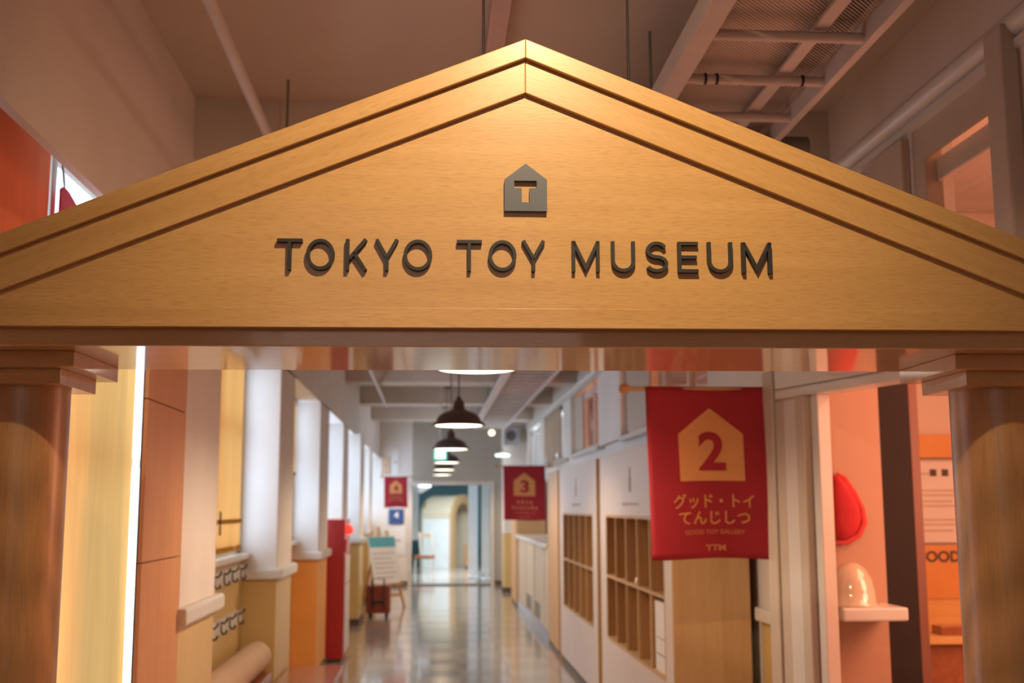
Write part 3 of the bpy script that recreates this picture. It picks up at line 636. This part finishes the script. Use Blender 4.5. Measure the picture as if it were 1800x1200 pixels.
# ------------------------------------------------------------------ banners
def banner(loc, W, H, num, label, side, lines, pole=0.10, group='red number banners along the corridor', seed=0):
    """hangs in the x,z plane facing -y; side=+1 fixed to the right wall, -1 to the left"""
    t = thing('hanging_banner', label, 'banner', loc, 0, group)
    rnd = random.Random(seed); ph = rnd.random()*6
    def wave(x, z): return 0.010*math.sin(x/W*5.2 + ph + z/H*1.2)*(0.35 - z/H) + 0.006*math.sin(x/W*2.0 - z/H*5 + ph) + 0.02*z/H*math.sin(ph)
    def skew(x, z): return x - 0.012*z/H - 0.012*math.sin((x/W+0.5)*math.pi)*0 , z + 0.006*math.sin(x/W*6+ph)*(-z/H)
    nu, nv = 24, 24; vs = []; fs = []
    for j in range(nv+1):
        for i in range(nu+1):
            x = (i/nu-0.5)*W; z = -j/nv*H; sx, sz = skew(x, z); vs.append((sx, wave(x, z), sz))
    for j in range(nv):
        for i in range(nu):
            a = j*(nu+1)+i; fs.append((a, a+1, a+nu+2, a+nu+1))
    c = MB().add(vs, fs, True).build('cloth', 'red_cloth', t)
    so = c.modifiers.new('thickness', 'SOLIDIFY'); so.thickness = 0.002; so.offset = 1
    def put(pts2, faces, m, nm, lift=0.003):
        v = []
        for x, z in pts2:
            sx, sz = skew(x, z); v.append((sx, wave(x, z)-lift, sz))
        o = MB().add(v, faces).build(nm, m, c); return o
    def grid_poly(poly_fn, x0, x1, z0, z1, n=10):
        v = []; f = []
        for j in range(n+1):
            for i in range(n+1):
                z = z0+(z1-z0)*j/n; a, b = poly_fn(z); v.append((a+(b-a)*i/n, z))
        for j in range(n):
            for i in range(n): q = j*(n+1)+i; f.append((q, q+1, q+n+2, q+n+1))
        return v, f
    hw, hb, he, ht = 0.255*W, -0.555*H, -0.28*H, -0.128*H
    put(*grid_poly(lambda z: (-hw, hw) if z <= he else (-hw*(ht-z)/(ht-he)-1e-4, hw*(ht-z)/(ht-he)+1e-4), 0, 0, hb, he), 'print', 'house_emblem')
    put(*grid_poly(lambda z: (-hw*(ht-z)/(ht-he)-1e-4, hw*(ht-z)/(ht-he)+1e-4), 0, 0, he, ht), 'print', 'house_emblem')
    v, f = text_geo(num, 0.228*H, 0.21*W, 0.03); v = [(x+0.004*W, z-0.495*H) for x, z in v]; put(v, f, 'red_cloth', 'number', 0.005)
    for body, z, h, w, m, bold in lines:
        if body.startswith('#'):                       # print too small and soft to read: short marks only
            n = int(body[1:]); v = []; f = []
            for i in range(n):
                x = (i/(n-1)-0.5)*w*W; b = len(v); hh = h*H*rnd.uniform(0.7, 1); ww = w*W/n*rnd.uniform(0.45, 0.75)
                v += [(x-ww/2, z*H), (x+ww/2, z*H), (x+ww/2, z*H+hh), (x-ww/2, z*H+hh)]; f.append((b, b+1, b+2, b+3))
        else:
            v, f = text_geo(body, h*H, w*W, bold); v = [(x, zz+z*H) for x, zz in v]
        if v:
            lt = put(v, f, m, 'lettering')
            lt['kind'] = 'stuff'
    x0, x1 = -W/2-pole*side if side > 0 else -W/2-0.05, W/2+0.05 if side > 0 else W/2+pole
    MB().tube([(x0, 0.017, -0.010), (x1+0.02, 0.017, -0.010)], 0.011, 12).build('pole', 'pole', t)
    kx = x0 if side > 0 else x1
    MB().lathe([(0.0, -0.034), (0.020, -0.028), (0.027, -0.008), (0.024, 0.012), (0.012, 0.026), (0.012, 0.034)], c=(kx, 0.017, -0.010), seg=20, axis='x').build('knob', 'pole', t)
    bx = W/2+0.055 if side > 0 else -W/2-0.055
    MB().box(bx-0.012, bx+0.02, -0.02, 0.03, -0.035, 0.04).build('bracket', 'pole', t, 0.004)
    return t
banner((1.415, 5.75, 2.205), 0.655, 0.868, '2', 'nearest red cloth banner with a house and the number 2', 1,
       [('グッド・トイ', -0.712, 0.084, 0.635, 'print', 0.012), ('てんじしつ', -0.805, 0.076, 0.56, 'print', 0.012), ('GOOD TOY GALLERY', -0.862, 0.026, 0.475, 'print_dim', 0.02), ('TTM', -0.958, 0.036, 0.16, 'print_dim', 0.05)], seed=3)
banner((1.38, 17.0, 2.20), 0.62, 0.80, '3', 'red cloth banner with the number 3 on the right wall further back', 1,
       [('#4', -0.70, 0.07, 0.30, 'print_dim', 0), ('#7', -0.80, 0.065, 0.55, 'print_dim', 0), ('#14', -0.87, 0.02, 0.48, 'print_dim', 0), ('#3', -0.95, 0.03, 0.16, 'print_dim', 0)], seed=5)
banner((-0.69, 23.0, 2.20), 0.46, 0.61, '4', 'small red cloth banner with the number 4 at the far end on the left', -1,
       [('#4', -0.70, 0.07, 0.40, 'print_dim', 0), ('#7', -0.80, 0.065, 0.55, 'print_dim', 0), ('#3', -0.95, 0.03, 0.16, 'print_dim', 0)], seed=8)

# ------------------------------------------------------------------ right side: pigeonhole shelves
def shelf_unit(y0, y1, oa, ob, label):
    X0, X1 = 1.39, 1.84
    t = thing('pigeonhole_shelf', label, 'shelf', (X0, (y0+y1)/2, 0), 0, 'tall pigeonhole shelves along the right wall'); yc = (y0+y1)/2
    def bx(nm, m, a, b, ya, yb, za, zb, bev=0.002): return MB().box(a-X0, b-X0, ya-yc, yb-yc, za, zb).build(nm, m, t, bev)
    bx('side_panel', 'cab_wood', X0, X1, y0, y0+0.03, 0, 2.0); bx('side_panel', 'cab_wood', X0, X1, y1-0.03, y1, 0, 2.0)
    hp = bx('header_panel', 'cab_white', X0+0.001, X0+0.02, y0+0.03, y1-0.03, 1.53, 2.0)
    bx('base_panel', 'cab_white', X0+0.001, X0+0.02, y0+0.03, y1-0.03, 0.06, 0.59)
    bx('plinth', 'base', X0+0.02, X1-0.02, y0+0.03, y1-0.03, 0, 0.06)
    if oa-y0 > 0.1: bx('stile', 'cab_white', X0+0.001, X0+0.02, y0+0.03, oa, 0.59, 1.53)
    if y1-ob > 0.1: bx('stile', 'cab_white', X0+0.001, X0+0.02, ob, y1-0.03, 0.59, 1.53)
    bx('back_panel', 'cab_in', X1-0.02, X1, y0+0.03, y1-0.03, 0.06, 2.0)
    bx('top_panel', 'cab_wood', X0+0.02, X1-0.02, y0+0.03, y1-0.03, 1.97, 2.0)
    for z in (0.575, 1.05, 1.515): bx('shelf', 'cab_wood', X0+0.0, X1-0.02, oa, ob, z, z+0.022)
    n = 5; st = (ob-oa)/n
    for i in range(n+1):
        for za, zb in ((0.597, 1.05), (1.072, 1.515)):
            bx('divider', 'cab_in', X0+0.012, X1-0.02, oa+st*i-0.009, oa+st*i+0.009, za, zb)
            MB().box(-0.0005, 0.012, oa+st*i-0.011-yc, oa+st*i+0.011-yc, za, zb).build('edge_strip', 'cab_wood', t)
    ic = MB(); cy = (oa+ob)/2-yc
    ic.box(-0.001, 0.0015, cy-0.05, cy+0.05, 1.70, 1.80); ic.box(-0.001, 0.0015, cy-0.025, cy+0.025, 1.80, 1.87); ic.build('mark', 'ink_soft', hp)
    q = MB(); rr = random.Random(int(y0*10))
    for i in range(9): q.box(-0.001, 0.0015, cy-0.32+i*0.075, cy-0.32+i*0.075+rr.uniform(0.03, 0.055), 1.605, 1.625)
    q.build('caption', 'ink_soft', hp)['kind'] = 'stuff'
    return t
shelf_unit(6.62, 9.45, 6.87, 9.12, 'nearer tall pigeonhole shelf, partly hidden by the banner with number 2')
shelf_unit(9.62, 12.4, 9.9, 12.1, 'farther tall pigeonhole shelf beside the wooden post')
lf = thing('leaflet_stack', 'white stack of leaflets in the bottom pigeonhole of the nearer shelf', 'leaflets', (1.53, 6.97, 0.597))
MB().box(-0.12, 0.10, -0.08, 0.30, 0.0, 0.42).build('sheets', 'paper', lf, 0.003); MB().box(-0.1215, -0.119, -0.05, 0.26, 0.10, 0.11).box(-0.1215, -0.119, -0.05, 0.26, 0.2, 0.206).build('print', 'ink_soft', lf)
tc = MB().lathe([(0.0, 0), (0.03, 0), (0.032, 0.02), (0.02, 0.05), (0.0, 0.055)], seg=16).build('small_toy', 'white_plastic'); tc.location = (1.42, 7.86, 1.072)
tag(tc, 'tiny pale object standing on the middle shelf of the nearer pigeonholes', 'toy')
# wooden posts and the half wall with vents
for y0, y1, lab in ((12.55, 13.9, 'tan wooden post casing beside the farther pigeonhole shelf'), (18.75, 20.2, 'tan wooden post casing at the far end of the vented half wall')):
    t = thing('wooden_post', lab, 'post', (1.62, (y0+y1)/2, 0), 0, 'tan wooden posts')
    h = (y1-y0)/2
    MB().box(-0.21, 0.26, -h, h, 0.05, 2.0).build('casing', 'tan_wood', t, 0.004)
    MB().box(-0.225, -0.21, -h+0.10, -h+0.55, 0.05, 2.0).build('face_board', 'tan_wood', t, 0.004)
    MB().box(-0.20, 0.25, -h+0.01, h-0.01, 0, 0.05).build('plinth', 'base', t)
hw = thing('half_wall', 'white half wall with vents and a pale ledge on the right beyond the shelves', 'partition', (1.62, 16.3, 0))
MB().box(-0.20, 0.25, -2.38, 2.42, 0.12, 1.10).build('panel', 'panel_cream', hw, 0.004)
MB().box(-0.25, 0.27, -2.38, 2.42, 1.10, 1.16).build('ledge', 'ledge', hw, 0.012)
MB().box(-0.205, 0.25, -2.38, 2.42, 0, 0.12).build('kickboard', 'kick', hw)
for yy in (-0.9, 0.35):
    v = MB().box(-0.206, -0.198, yy-0.45, yy+0.45, 0.145, 0.37).build('vent', 'frame', hw)
    g = MB()
    for i in range(6): g.box(-0.209, -0.203, yy-0.41, yy+0.41, 0.160+i*0.034, 0.188+i*0.034)
    g.build('slats', 'vent', v)
for yy in (-1.9, -0.5, 0.9, 2.2): MB().box(-0.212, -0.198, yy-0.03, yy+0.03, 0.12, 1.10).build('batten', 'panel_cream', hw, 0.003)
bx = MB().box(-0.10, 0.10, -0.16, 0.16, 0, 0.22).build('lavender_box', 'kick', bevel=0.006); bx.location = (1.62, 14.6, 1.16)
tag(bx, 'small lavender box standing on the near end of the half wall ledge', 'box')
cu = MB(); vs = []; fs = []
for j in range(9):
    for i in range(61):
        u = i/60; vs.append((0.02*math.sin(u*40), 15.9+u*2.4, 3.0-0.72*j/8 + (0.10*math.sin(u*9)*(j/8))))
for j in range(8):
    for i in range(60): a = j*61+i; fs.append((a, a+1, a+62, a+61))
c = cu.add([(v[0]+XR-0.02, v[1], v[2]) for v in vs], fs, True).build('window_curtain', 'fabric'); c.modifiers.new('thickness', 'SOLIDIFY').thickness = 0.004
tag(c, 'brown cloth curtain bunched over the far transom window', 'curtain')
dk = MB().box(XR+0.05, XR+0.06, 9.75, 10.9, Z0+0.05, 2.98).build('dark_blind', 'frame_tan'); tag(dk, 'brown blind behind the transom glass above the nearer shelf', 'blind')
dk = MB().box(XR+0.05, XR+0.06, 14.1, 14.9, Z0+0.05, 2.98).build('dark_blind', 'frame_tan'); tag(dk, 'brown blind behind the transom glass above the farther shelf', 'blind')
# speaker, bulb, exit light
s = thing('wall_speaker', 'grey box loudspeaker on the pillar at the far right', 'speaker', (1.52, 21.8, 2.76))
MB().box(-0.13, 0.15, -0.13, 0.13, 0, 0.34).build('case', 'grey', s, 0.01)
MB().lathe([(0.0, -0.137), (0.06, -0.136), (0.095, -0.142), (0.10, -0.13)], c=(0, 0, 0.17), seg=28, axis='y').build('cone', 'grey_dark', s)
MB().box(-0.03, 0.05, 0.13, 0.21, 0.1, 0.2).build('bracket', 'grey_dark', s)
b = thing('spot_bulb', 'small glowing bulb lamp on the ceiling near the far end', 'lamp', (1.16, 21.9, 3.0))
MB().lathe([(0.0, -0.06), (0.045, -0.04), (0.06, 0.0), (0.045, 0.04), (0.0, 0.05)], seg=18).build('bulb', 'spot_glow', b); MB().tube([(0, 0, 0.04), (0, 0, 0.41)], 0.015, 8).build('stem', 'frame', b)
b = thing('wall_lamp', 'small white wall lamp under the speaker at the far right', 'lamp', (1.36, 21.8, 2.56))
MB().lathe([(0.0, -0.03), (0.13, -0.02), (0.15, 0.02), (0.0, 0.05)], seg=20).build('glow_shade', 'exit_white', b); MB().bar((0, 0.1, 0.02), (0.03, 0.2, 0.1), 0.02, 0.02).build('arm', 'frame', b)
e = thing('exit_sign', 'green and white lit exit sign box hanging behind the third lamp', 'sign', (0.13, 15.4, 2.215))
MB().box(-0.09, 0.09, -0.03, 0.03, 0, 0.14).build('case', 'green', e, 0.004); MB().box(-0.07, 0.065, -0.034, -0.03, 0.02, 0.12).build('face', 'exit_white', e)
MB().tube([(0, 0, 0.16), (0, 0, 1.205)], 0.008, 8).build('rod', 'frame', e)

# ------------------------------------------------------------------ right doorway (set at an angle) and gallery things
D = thing('door_casing', 'pale door casing with stepped boards under a white lintel by the banner bracket', 'door casing', (1.802, 5.63, 0), math.atan2(-0.9653, 0.2612))
# local x runs along the opening towards the camera, local y out of the corridor side
for s0, s1, yb, m in ((-0.15, -0.055, 0.0, 'frame_tan'), (-0.055, 0.04, 0.012, 'frame_tan'), (0.04, 0.185, 0.0, 'frame'), (0.185, 0.262, -0.03, 'frame_tan'), (0.262, 0.325, 0.008, 'frame')):
    MB().box(s0+0.002, s1-0.002, -0.07+yb, 0.0+yb, 0, 2.125 if s0 > -0.06 else 2.28).build('casing_board', m, D, 0.006)
MB().box(0.0, 1.05, -0.09, 0.03, 2.125, 2.17).build('lintel_rail', 'ledge', D, 0.004)
MB().box(0.0, 1.05, -0.09, 0.012, 2.174, 2.30).build('lintel_board', 'ledge', D, 0.004)
# return wall behind the doorway
tag(MB().box(1.84, 2.246, 5.61, 5.69, 0, 2.48).build('wall_return', 'salmon_paint'), kind='structure')
lg = MB().box(1.92, 2.235, 5.335, 5.61, 1.065, 1.127).build('wall_shelf', 'ledge', bevel=0.01); tag(lg, 'small white wall shelf under the glossy cream dome', 'shelf')
dp = thing('dark_partition', 'tall dark brown partition panel inside the gallery doorway', 'partition', (2.368, 5.76, 0))
MB().box(-0.122, 0.078, -0.05, 0.03, 0, 2.39).build('panel', 'dark_panel', dp, 0.004); MB().box(0.081, 0.13, -0.04, 0.03, 0, 2.39).build('edge_post', 'brown_edge', dp, 0.004)
hat = thing('red_felt_hood', 'pointed red felt hood hanging on the wall beside the door casing', 'hood', (2.010, 5.56, 1.415))
hv = [(-0.06, 0.0), (0.03, -0.005), (0.085, 0.035), (0.118, 0.10), (0.110, 0.17), (0.075, 0.25), (0.03, 0.325), (-0.02, 0.36), (-0.06, 0.33)]
n = len(hv); vs = [(x, 0.045, z) for x, z in hv] + [(x*0.86+0.0, -0.02, z*0.9+0.02) for x, z in hv] + [(x*0.45+0.02, -0.045, z*0.55+0.08) for x, z in hv]
fs = [tuple(range(n-1, -1, -1)), tuple(range(2*n, 3*n))] + [(r*n+i, r*n+(i+1) % n, (r+1)*n+(i+1) % n, (r+1)*n+i) for r in (0, 1) for i in range(n)]
ho = MB().add(vs, fs, True).build('hood', 'felt', hat); ss = ho.modifiers.new('smooth', 'SUBSURF'); ss.levels = ss.render_levels = 2
MB().tube([(0.0, 0.03, 0.345), (0.035, 0.025, 0.32), (0.08, 0.02, 0.245), (0.112, 0.015, 0.165), (0.118, 0.012, 0.10), (0.088, 0.012, 0.04), (0.03, 0.012, 0.008), (-0.04, 0.015, 0.005)], [0.006, 0.013, 0.016, 0.018, 0.018, 0.016, 0.014, 0.010], 12).build('rolled_brim', 'felt_light', hat)
dm = thing('cream_dome', 'glossy cream dome standing on the small wall shelf', 'dome', (2.012, 5.468, 1.127))
MB().lathe([(0.122, 0.0), (0.124, 0.010), (0.117, 0.015), (0.113, 0.07), (0.099, 0.125), (0.072, 0.172), (0.038, 0.198), (0.0, 0.205)], seg=40).build('dome', 'dome', dm)
MB().lathe([(0.124, 0.0), (0.128, 0.007), (0.122, 0.015)], seg=40).build('rim', 'dome', dm)
# gallery back wall display
pt = thing('info_poster', 'white printed poster on the gallery wall seen beside the right column', 'poster', (3.36, 7.385, 1.36))
MB().box(-0.22, 0.22, -0.012, 0, 0, 0.54).build('sheet', 'paper', pt)
q = MB()
for i, (z, w) in enumerate(((0.44, 0.06), (0.33, 0.26), (0.30, 0.3), (0.26, 0.2), (0.23, 0.28), (0.14, 0.3), (0.11, 0.26), (0.07, 0.2))): q.box(-0.14, -0.14+w, -0.014, -0.012, z, z+0.012)
q.build('print', 'print_pale', pt)
q = MB()
for x in (-0.06, 0.02, 0.10): q.box(x-0.022, x+0.022, -0.015, -0.012, 0.43, 0.475)
q.build('heading', 'ink', pt)
t = MB().box(2.7, 4.4, 7.33, 7.385, 1.91, 2.06).build('orange_band', 'orange_bd'); tag(t, 'long orange board on the gallery wall above the white poster', 'board')
gs = thing('display_board', 'orange display board with dark round lettering below the white poster', 'board', (3.38, 7.36, 1.0))
MB().box(-0.6, 0.6, 0, 0.03, 0, 0.34).build('panel', 'orange_bd', gs)
v, f = text_geo('GOOD', 0.072, 0.30, 0.03); MB().add([(x-0.085, -0.004, z+0.235) for x, z in v], f).build('lettering', 'ink', gs)
dt = thing('display_table', 'yellow wooden display table against the gallery wall', 'table', (3.4, 7.0, 0))
MB().box(-0.62, 0.8, -0.36, 0.35, 0.80, 0.84).build('table_top', 'yellow_wd', dt, 0.004)
MB().box(-0.58, 0.76, -0.30, 0.33, 0.0, 0.80).build('skirt', 'bench', dt); MB().box(-0.60, 0.78, 0.28, 0.34, 0.84, 1.0).build('upstand', 'yellow_wd', dt)
wbx = MB().box(-0.09, 0.09, -0.08, 0.08, 0, 0.13).build('white_box', 'paper', bevel=0.004); wbx.location = (3.36, 6.82, 0.84); tag(wbx, 'small white box on the yellow display table in the gallery', 'box')
wbx = MB().box(-0.10, 0.10, -0.07, 0.07, 0, 0.05).build('wooden_tray', 'bench', bevel=0.004); wbx.location = (3.12, 6.82, 0.84); tag(wbx, 'low brown wooden tray beside the white box on the display table', 'tray')

# ------------------------------------------------------------------ far end: easel, cart, notices
ez = thing('easel', 'wooden easel holding a white notice board with a teal heading', 'easel', (-0.64, 18.75, 0), R(48))
lean = R(12)
def le(x, y, z): return (x, y + z*math.tan(lean), z)
for x in (-0.31, 0.31): MB().bar(le(x*1.12, -0.0, 0.0), le(x*0.55, 0.0, 1.22), 0.035, 0.03, (0, 1, 0)).build('leg', 'pole', ez)
MB().bar((0, 0.62, 0.0), le(0, 0.02, 1.16), 0.03, 0.03, (1, 0, 0)).build('leg', 'pole', ez)
MB().bar(le(-0.36, -0.03, 0.37), le(0.36, -0.03, 0.37), 0.05, 0.03).build('tray', 'pole', ez); MB().bar(le(-0.28, 0.0, 0.2), le(0.28, 0.0, 0.2), 0.03, 0.04).build('stretcher', 'pole', ez)
MB().bar(le(0, 0.0, 0.40), le(0, 0.0, 1.28), 0.04, 0.02, (0, 1, 0)).build('mast', 'pole', ez)
nb = MB().add([le(-0.30, -0.02, 0.39), le(0.30, -0.02, 0.39), le(0.30, -0.02, 1.13), le(-0.30, -0.02, 1.13), le(-0.30, -0.04, 0.39), le(0.30, -0.04, 0.39), le(0.30, -0.04, 1.13), le(-0.30, -0.04, 1.13)],
              [(0, 1, 2, 3), (7, 6, 5, 4), (0, 4, 5, 1), (1, 5, 6, 2), (2, 6, 7, 3), (3, 7, 4, 0)]).build('notice_board', 'paper', ez)
def card(m, nm, x0, x1, z0, z1, par=None): return MB().add([le(x0, -0.042, z0), le(x1, -0.042, z0), le(x1, -0.042, z1), le(x0, -0.042, z1)], [(0, 1, 2, 3)]).build(nm, m, par)
card('teal', 'heading', -0.30, 0.30, 0.96, 1.12, nb)
q = MB()
for i in range(6):
    a, b = le(-0.24, -0.0435, 0.86-i*0.075), le(0.24-0.07*(i % 2), -0.0435, 0.86-i*0.075); q.bar(a, b, 0.002, 0.012)
q.build('print', 'ink_soft', nb)
ct = thing('toy_cart', 'dark red wooden cart with a black handle beside the easel', 'cart', (-0.755, 17.4, 0))
MB().box(-0.175, 0.175, -0.2, 0.2, 0.06, 0.44).build('cart_box', 'cart', ct, 0.006)
MB().box(-0.165, 0.165, -0.19, 0.19, 0.44, 0.46).build('lid', 'cart', ct, 0.004)
MB().tube([(-0.08, -0.21, 0.14), (-0.08, -0.21, 0.56), (0.09, -0.21, 0.56), (0.09, -0.21, 0.14)], 0.012, 8).build('handle', 'black', ct)
MB().box(-0.08, 0.09, -0.215, -0.2, 0.20, 0.24).build('slot', 'black', ct)
for x in (-0.12, 0.12):
    for y in (-0.15, 0.15): MB().lathe([(0.0, -0.02), (0.035, -0.02), (0.035, 0.02), (0.0, 0.02)], c=(x, y, 0.035), seg=14, axis='x').build('wheel', 'black', ct)
YN = YE - 0.012
bs = thing('blue_sign', 'small blue sign with a white 4 under the far red banner', 'sign', (-0.70, YN-0.02, 1.25)); MB().box(-0.155, 0.155, 0, 0.012, 0, 0.31).build('panel', 'blue', bs)
v, f = text_geo('4', 0.13, None, 0.04); MB().add([(x, -0.003, z+0.12) for x, z in v], f).build('number', 'paper', bs)
for x0, x1, z0, z1, lab in ((-0.86, -0.52, 0.62, 1.20, 'white paper notice on the end wall below the blue sign'), (-1.02, -0.84, 2.26, 2.64, 'beige paper notice high on the end wall, left of the pair above the banner'), (-0.80, -0.66, 2.26, 2.78, 'tall white paper notice on the end wall right above the banner')):
    q = thing('paper_notice', lab, 'notice', ((x0+x1)/2, YN-0.004, z0)); MB().box((x0-x1)/2, (x1-x0)/2, 0, 0.008, 0, z1-z0).build('sheet', 'paper' if 'white' in lab else 'cushion', q)
    MB().box((x0-x1)*0.25, (x1-x0)*0.25, -0.002, 0, (z1-z0)*0.48, (z1-z0)*0.54).build('print', 'ink_soft', q)

# ------------------------------------------------------------------ room beyond the end door
er = MB()
er.box(-3.0, 4.2, 35.0, 35.1, 0, 3.5); er.box(-3.1, -3.0, YE+0.14, 35.1, 0, 3.5); er.box(4.2, 4.3, YE+0.14, 35.1, 0, 3.5); er.box(-3.0, 4.2, YE+0.14, 35.0, 3.4, 3.5)
er.box(-3.1, -1.46, YE, YE+0.14, 0, 3.5); er.box(2.1, 4.3, YE, YE+0.14, 0, 3.5)
tag(er.build('wall_end_room', 'teal_wall'), kind='structure')
H = thing('barrel_hut', 'pale vaulted wooden play hut with arched opening in the room beyond the far door', 'play hut', (0.47, 31.4, 0), R(-30))
hr, hl = 0.62, 0.42; zc = 1.28
def vault(r, z0=0.0, n=14):
    pr = [(-r, z0)] + [(-r*math.cos(math.pi*i/n), zc + r*math.sin(math.pi*i/n)) for i in range(n+1)] + [(r, z0)]
    return pr
# planks along the hut length (local x), following the arch in y,z
outer = vault(hr); inner = vault(hr-0.06)
for i in range(len(outer)-1):
    (a0, b0), (a1, b1) = outer[i], outer[i+1]; (c0, d0), (c1, d1) = inner[i], inner[i+1]
    m = 'hut_lit' if i < 1 else 'hut'  # lower front plank whitened to stand in for cool light on it
    vs = [(x, y, z) for x in (-hl, hl) for y, z in ((a0, b0), (a1, b1), (c1, d1), (c0, d0))]
    MB().add(vs, [(0, 1, 2, 3), (7, 6, 5, 4), (0, 4, 5, 1), (1, 5, 6, 2), (2, 6, 7, 3), (3, 7, 4, 0)]).build('plank', m, H, 0.004)
ap = []; na = 8; n0 = len(outer)
for k in range(na+1):
    f_ = math.cos(math.pi/2*k/na*0.97); xx = -hl - 0.28*math.sin(math.pi/2*k/na)
    ap += [(xx, y*f_, (z if z < zc else zc+(z-zc)*f_)) for y, z in outer]
MB().add(ap, [(k*n0+i, k*n0+i+1, (k+1)*n0+i+1, (k+1)*n0+i) for k in range(na) for i in range(n0-1)], True).build('rounded_end', 'hut', H)
rim_o, rim_i = vault(hr+0.03), vault(hr-0.2)
b = MB()
for i in range(len(rim_o)-1):
    (a0, b0), (a1, b1) = rim_o[i], rim_o[i+1]; (c0, d0), (c1, d1) = rim_i[i], rim_i[i+1]
    vs = [(x, y, z) for x in (hl+0.001, hl+0.06) for y, z in ((a0, b0), (a1, b1), (c1, d1), (c0, d0))]
    b.add(vs, [(0, 1, 2, 3), (7, 6, 5, 4), (0, 4, 5, 1), (1, 5, 6, 2), (2, 6, 7, 3), (3, 7, 4, 0)])
b.build('arch_frame', 'tan_wood', H)
MB().box(-hl, -hl+0.04, -hr+0.07, hr-0.07, 0, 1.7).build('back_wall', 'cab_in', H)
sb = thing('hut_stool', 'brown wooden stool box inside the arched opening of the play hut', 'stool', (1.05, 30.9, 0)); MB().box(-0.14, 0.14, -0.14, 0.14, 0.04, 0.60).build('box', 'cab_in', sb, 0.005); MB().box(-0.12, 0.12, -0.12, 0.12, 0, 0.04).build('foot', 'base', sb)
chr_ = thing('wooden_chair', 'low chair with brown seat and pale frame left of the play hut', 'chair', (-0.13, 28.4, 0), R(-20))
MB().box(-0.20, 0.20, -0.2, 0.2, 0.36, 0.44).build('seat', 'bench', chr_, 0.01)
for x in (-0.18, 0.18):
    for y in (-0.18, 0.18): MB().bar((x, y, 0), (x*0.95, y*0.95, 0.38), 0.03, 0.03, (0, 1, 0)).build('leg', 'frame', chr_)
MB().bar((-0.16, 0.18, 0.42), (-0.26, 0.30, 0.98), 0.03, 0.05, (0, 1, 0)).bar((0.14, 0.18, 0.42), (0.04, 0.30, 0.98), 0.03, 0.05, (0, 1, 0)).build('back_posts', 'frame_tan', chr_)
MB().bar((-0.25, 0.29, 0.9), (0.05, 0.29, 0.9), 0.02, 0.10).build('backrest', 'cushion', chr_)
for i, (x0, x1, y, z0, z1, lab) in enumerate(((0.86, 1.08, 26.4, 0.10, 2.25, 'left of the two white folding panels behind the far doorway'), (1.13, 1.38, 25.6, 0.16, 2.25, 'right of the two white folding panels behind the far doorway'), (-0.47, -0.27, 26.4, 0.86, 2.3, 'white hanging panel at the left side behind the far doorway'))):
    t = thing('folding_screen', lab, 'screen', ((x0+x1)/2, y, z0 if i == 2 else 0), 0, 'white folding screens behind the far doorway')
    w = (x1-x0)/2; zz = 0 if i == 2 else z0
    for k in range(4): MB().box(-w+k*w/2+0.003, -w+(k+1)*w/2-0.003, -0.01-0.006*(k % 2), 0.01, zz, z1-(z0 if i == 2 else 0)).build('leaf', 'curtain', t, 0.004)
    if i == 2: MB().tube([(0, 0, z1-z0), (0, 0, 3.4-z0)], 0.008, 6).build('rod', 'frame', t)
    else: MB().box(-w, w, -0.12, 0.12, 0, 0.05).build('foot', 'curtain', t, 0.01); MB().box(-0.03, 0.03, -0.02, 0.02, 0.05, z0+0.01).build('stem', 'curtain', t)
c = thing('ceiling_lamp', 'pale flared ceiling lamp in the room beyond the far door', 'lamp', (-0.24, 28.5, 2.0))
MB().lathe([(0.0, -0.08), (0.04, -0.05), (0.12, 0.0), (0.24, 0.07), (0.26, 0.12), (0.0, 0.13)], seg=24).build('shade', 'curtain', c); MB().tube([(0, 0, 0.12), (0, 0, 1.4)], 0.01, 6).build('rod', 'frame', c)
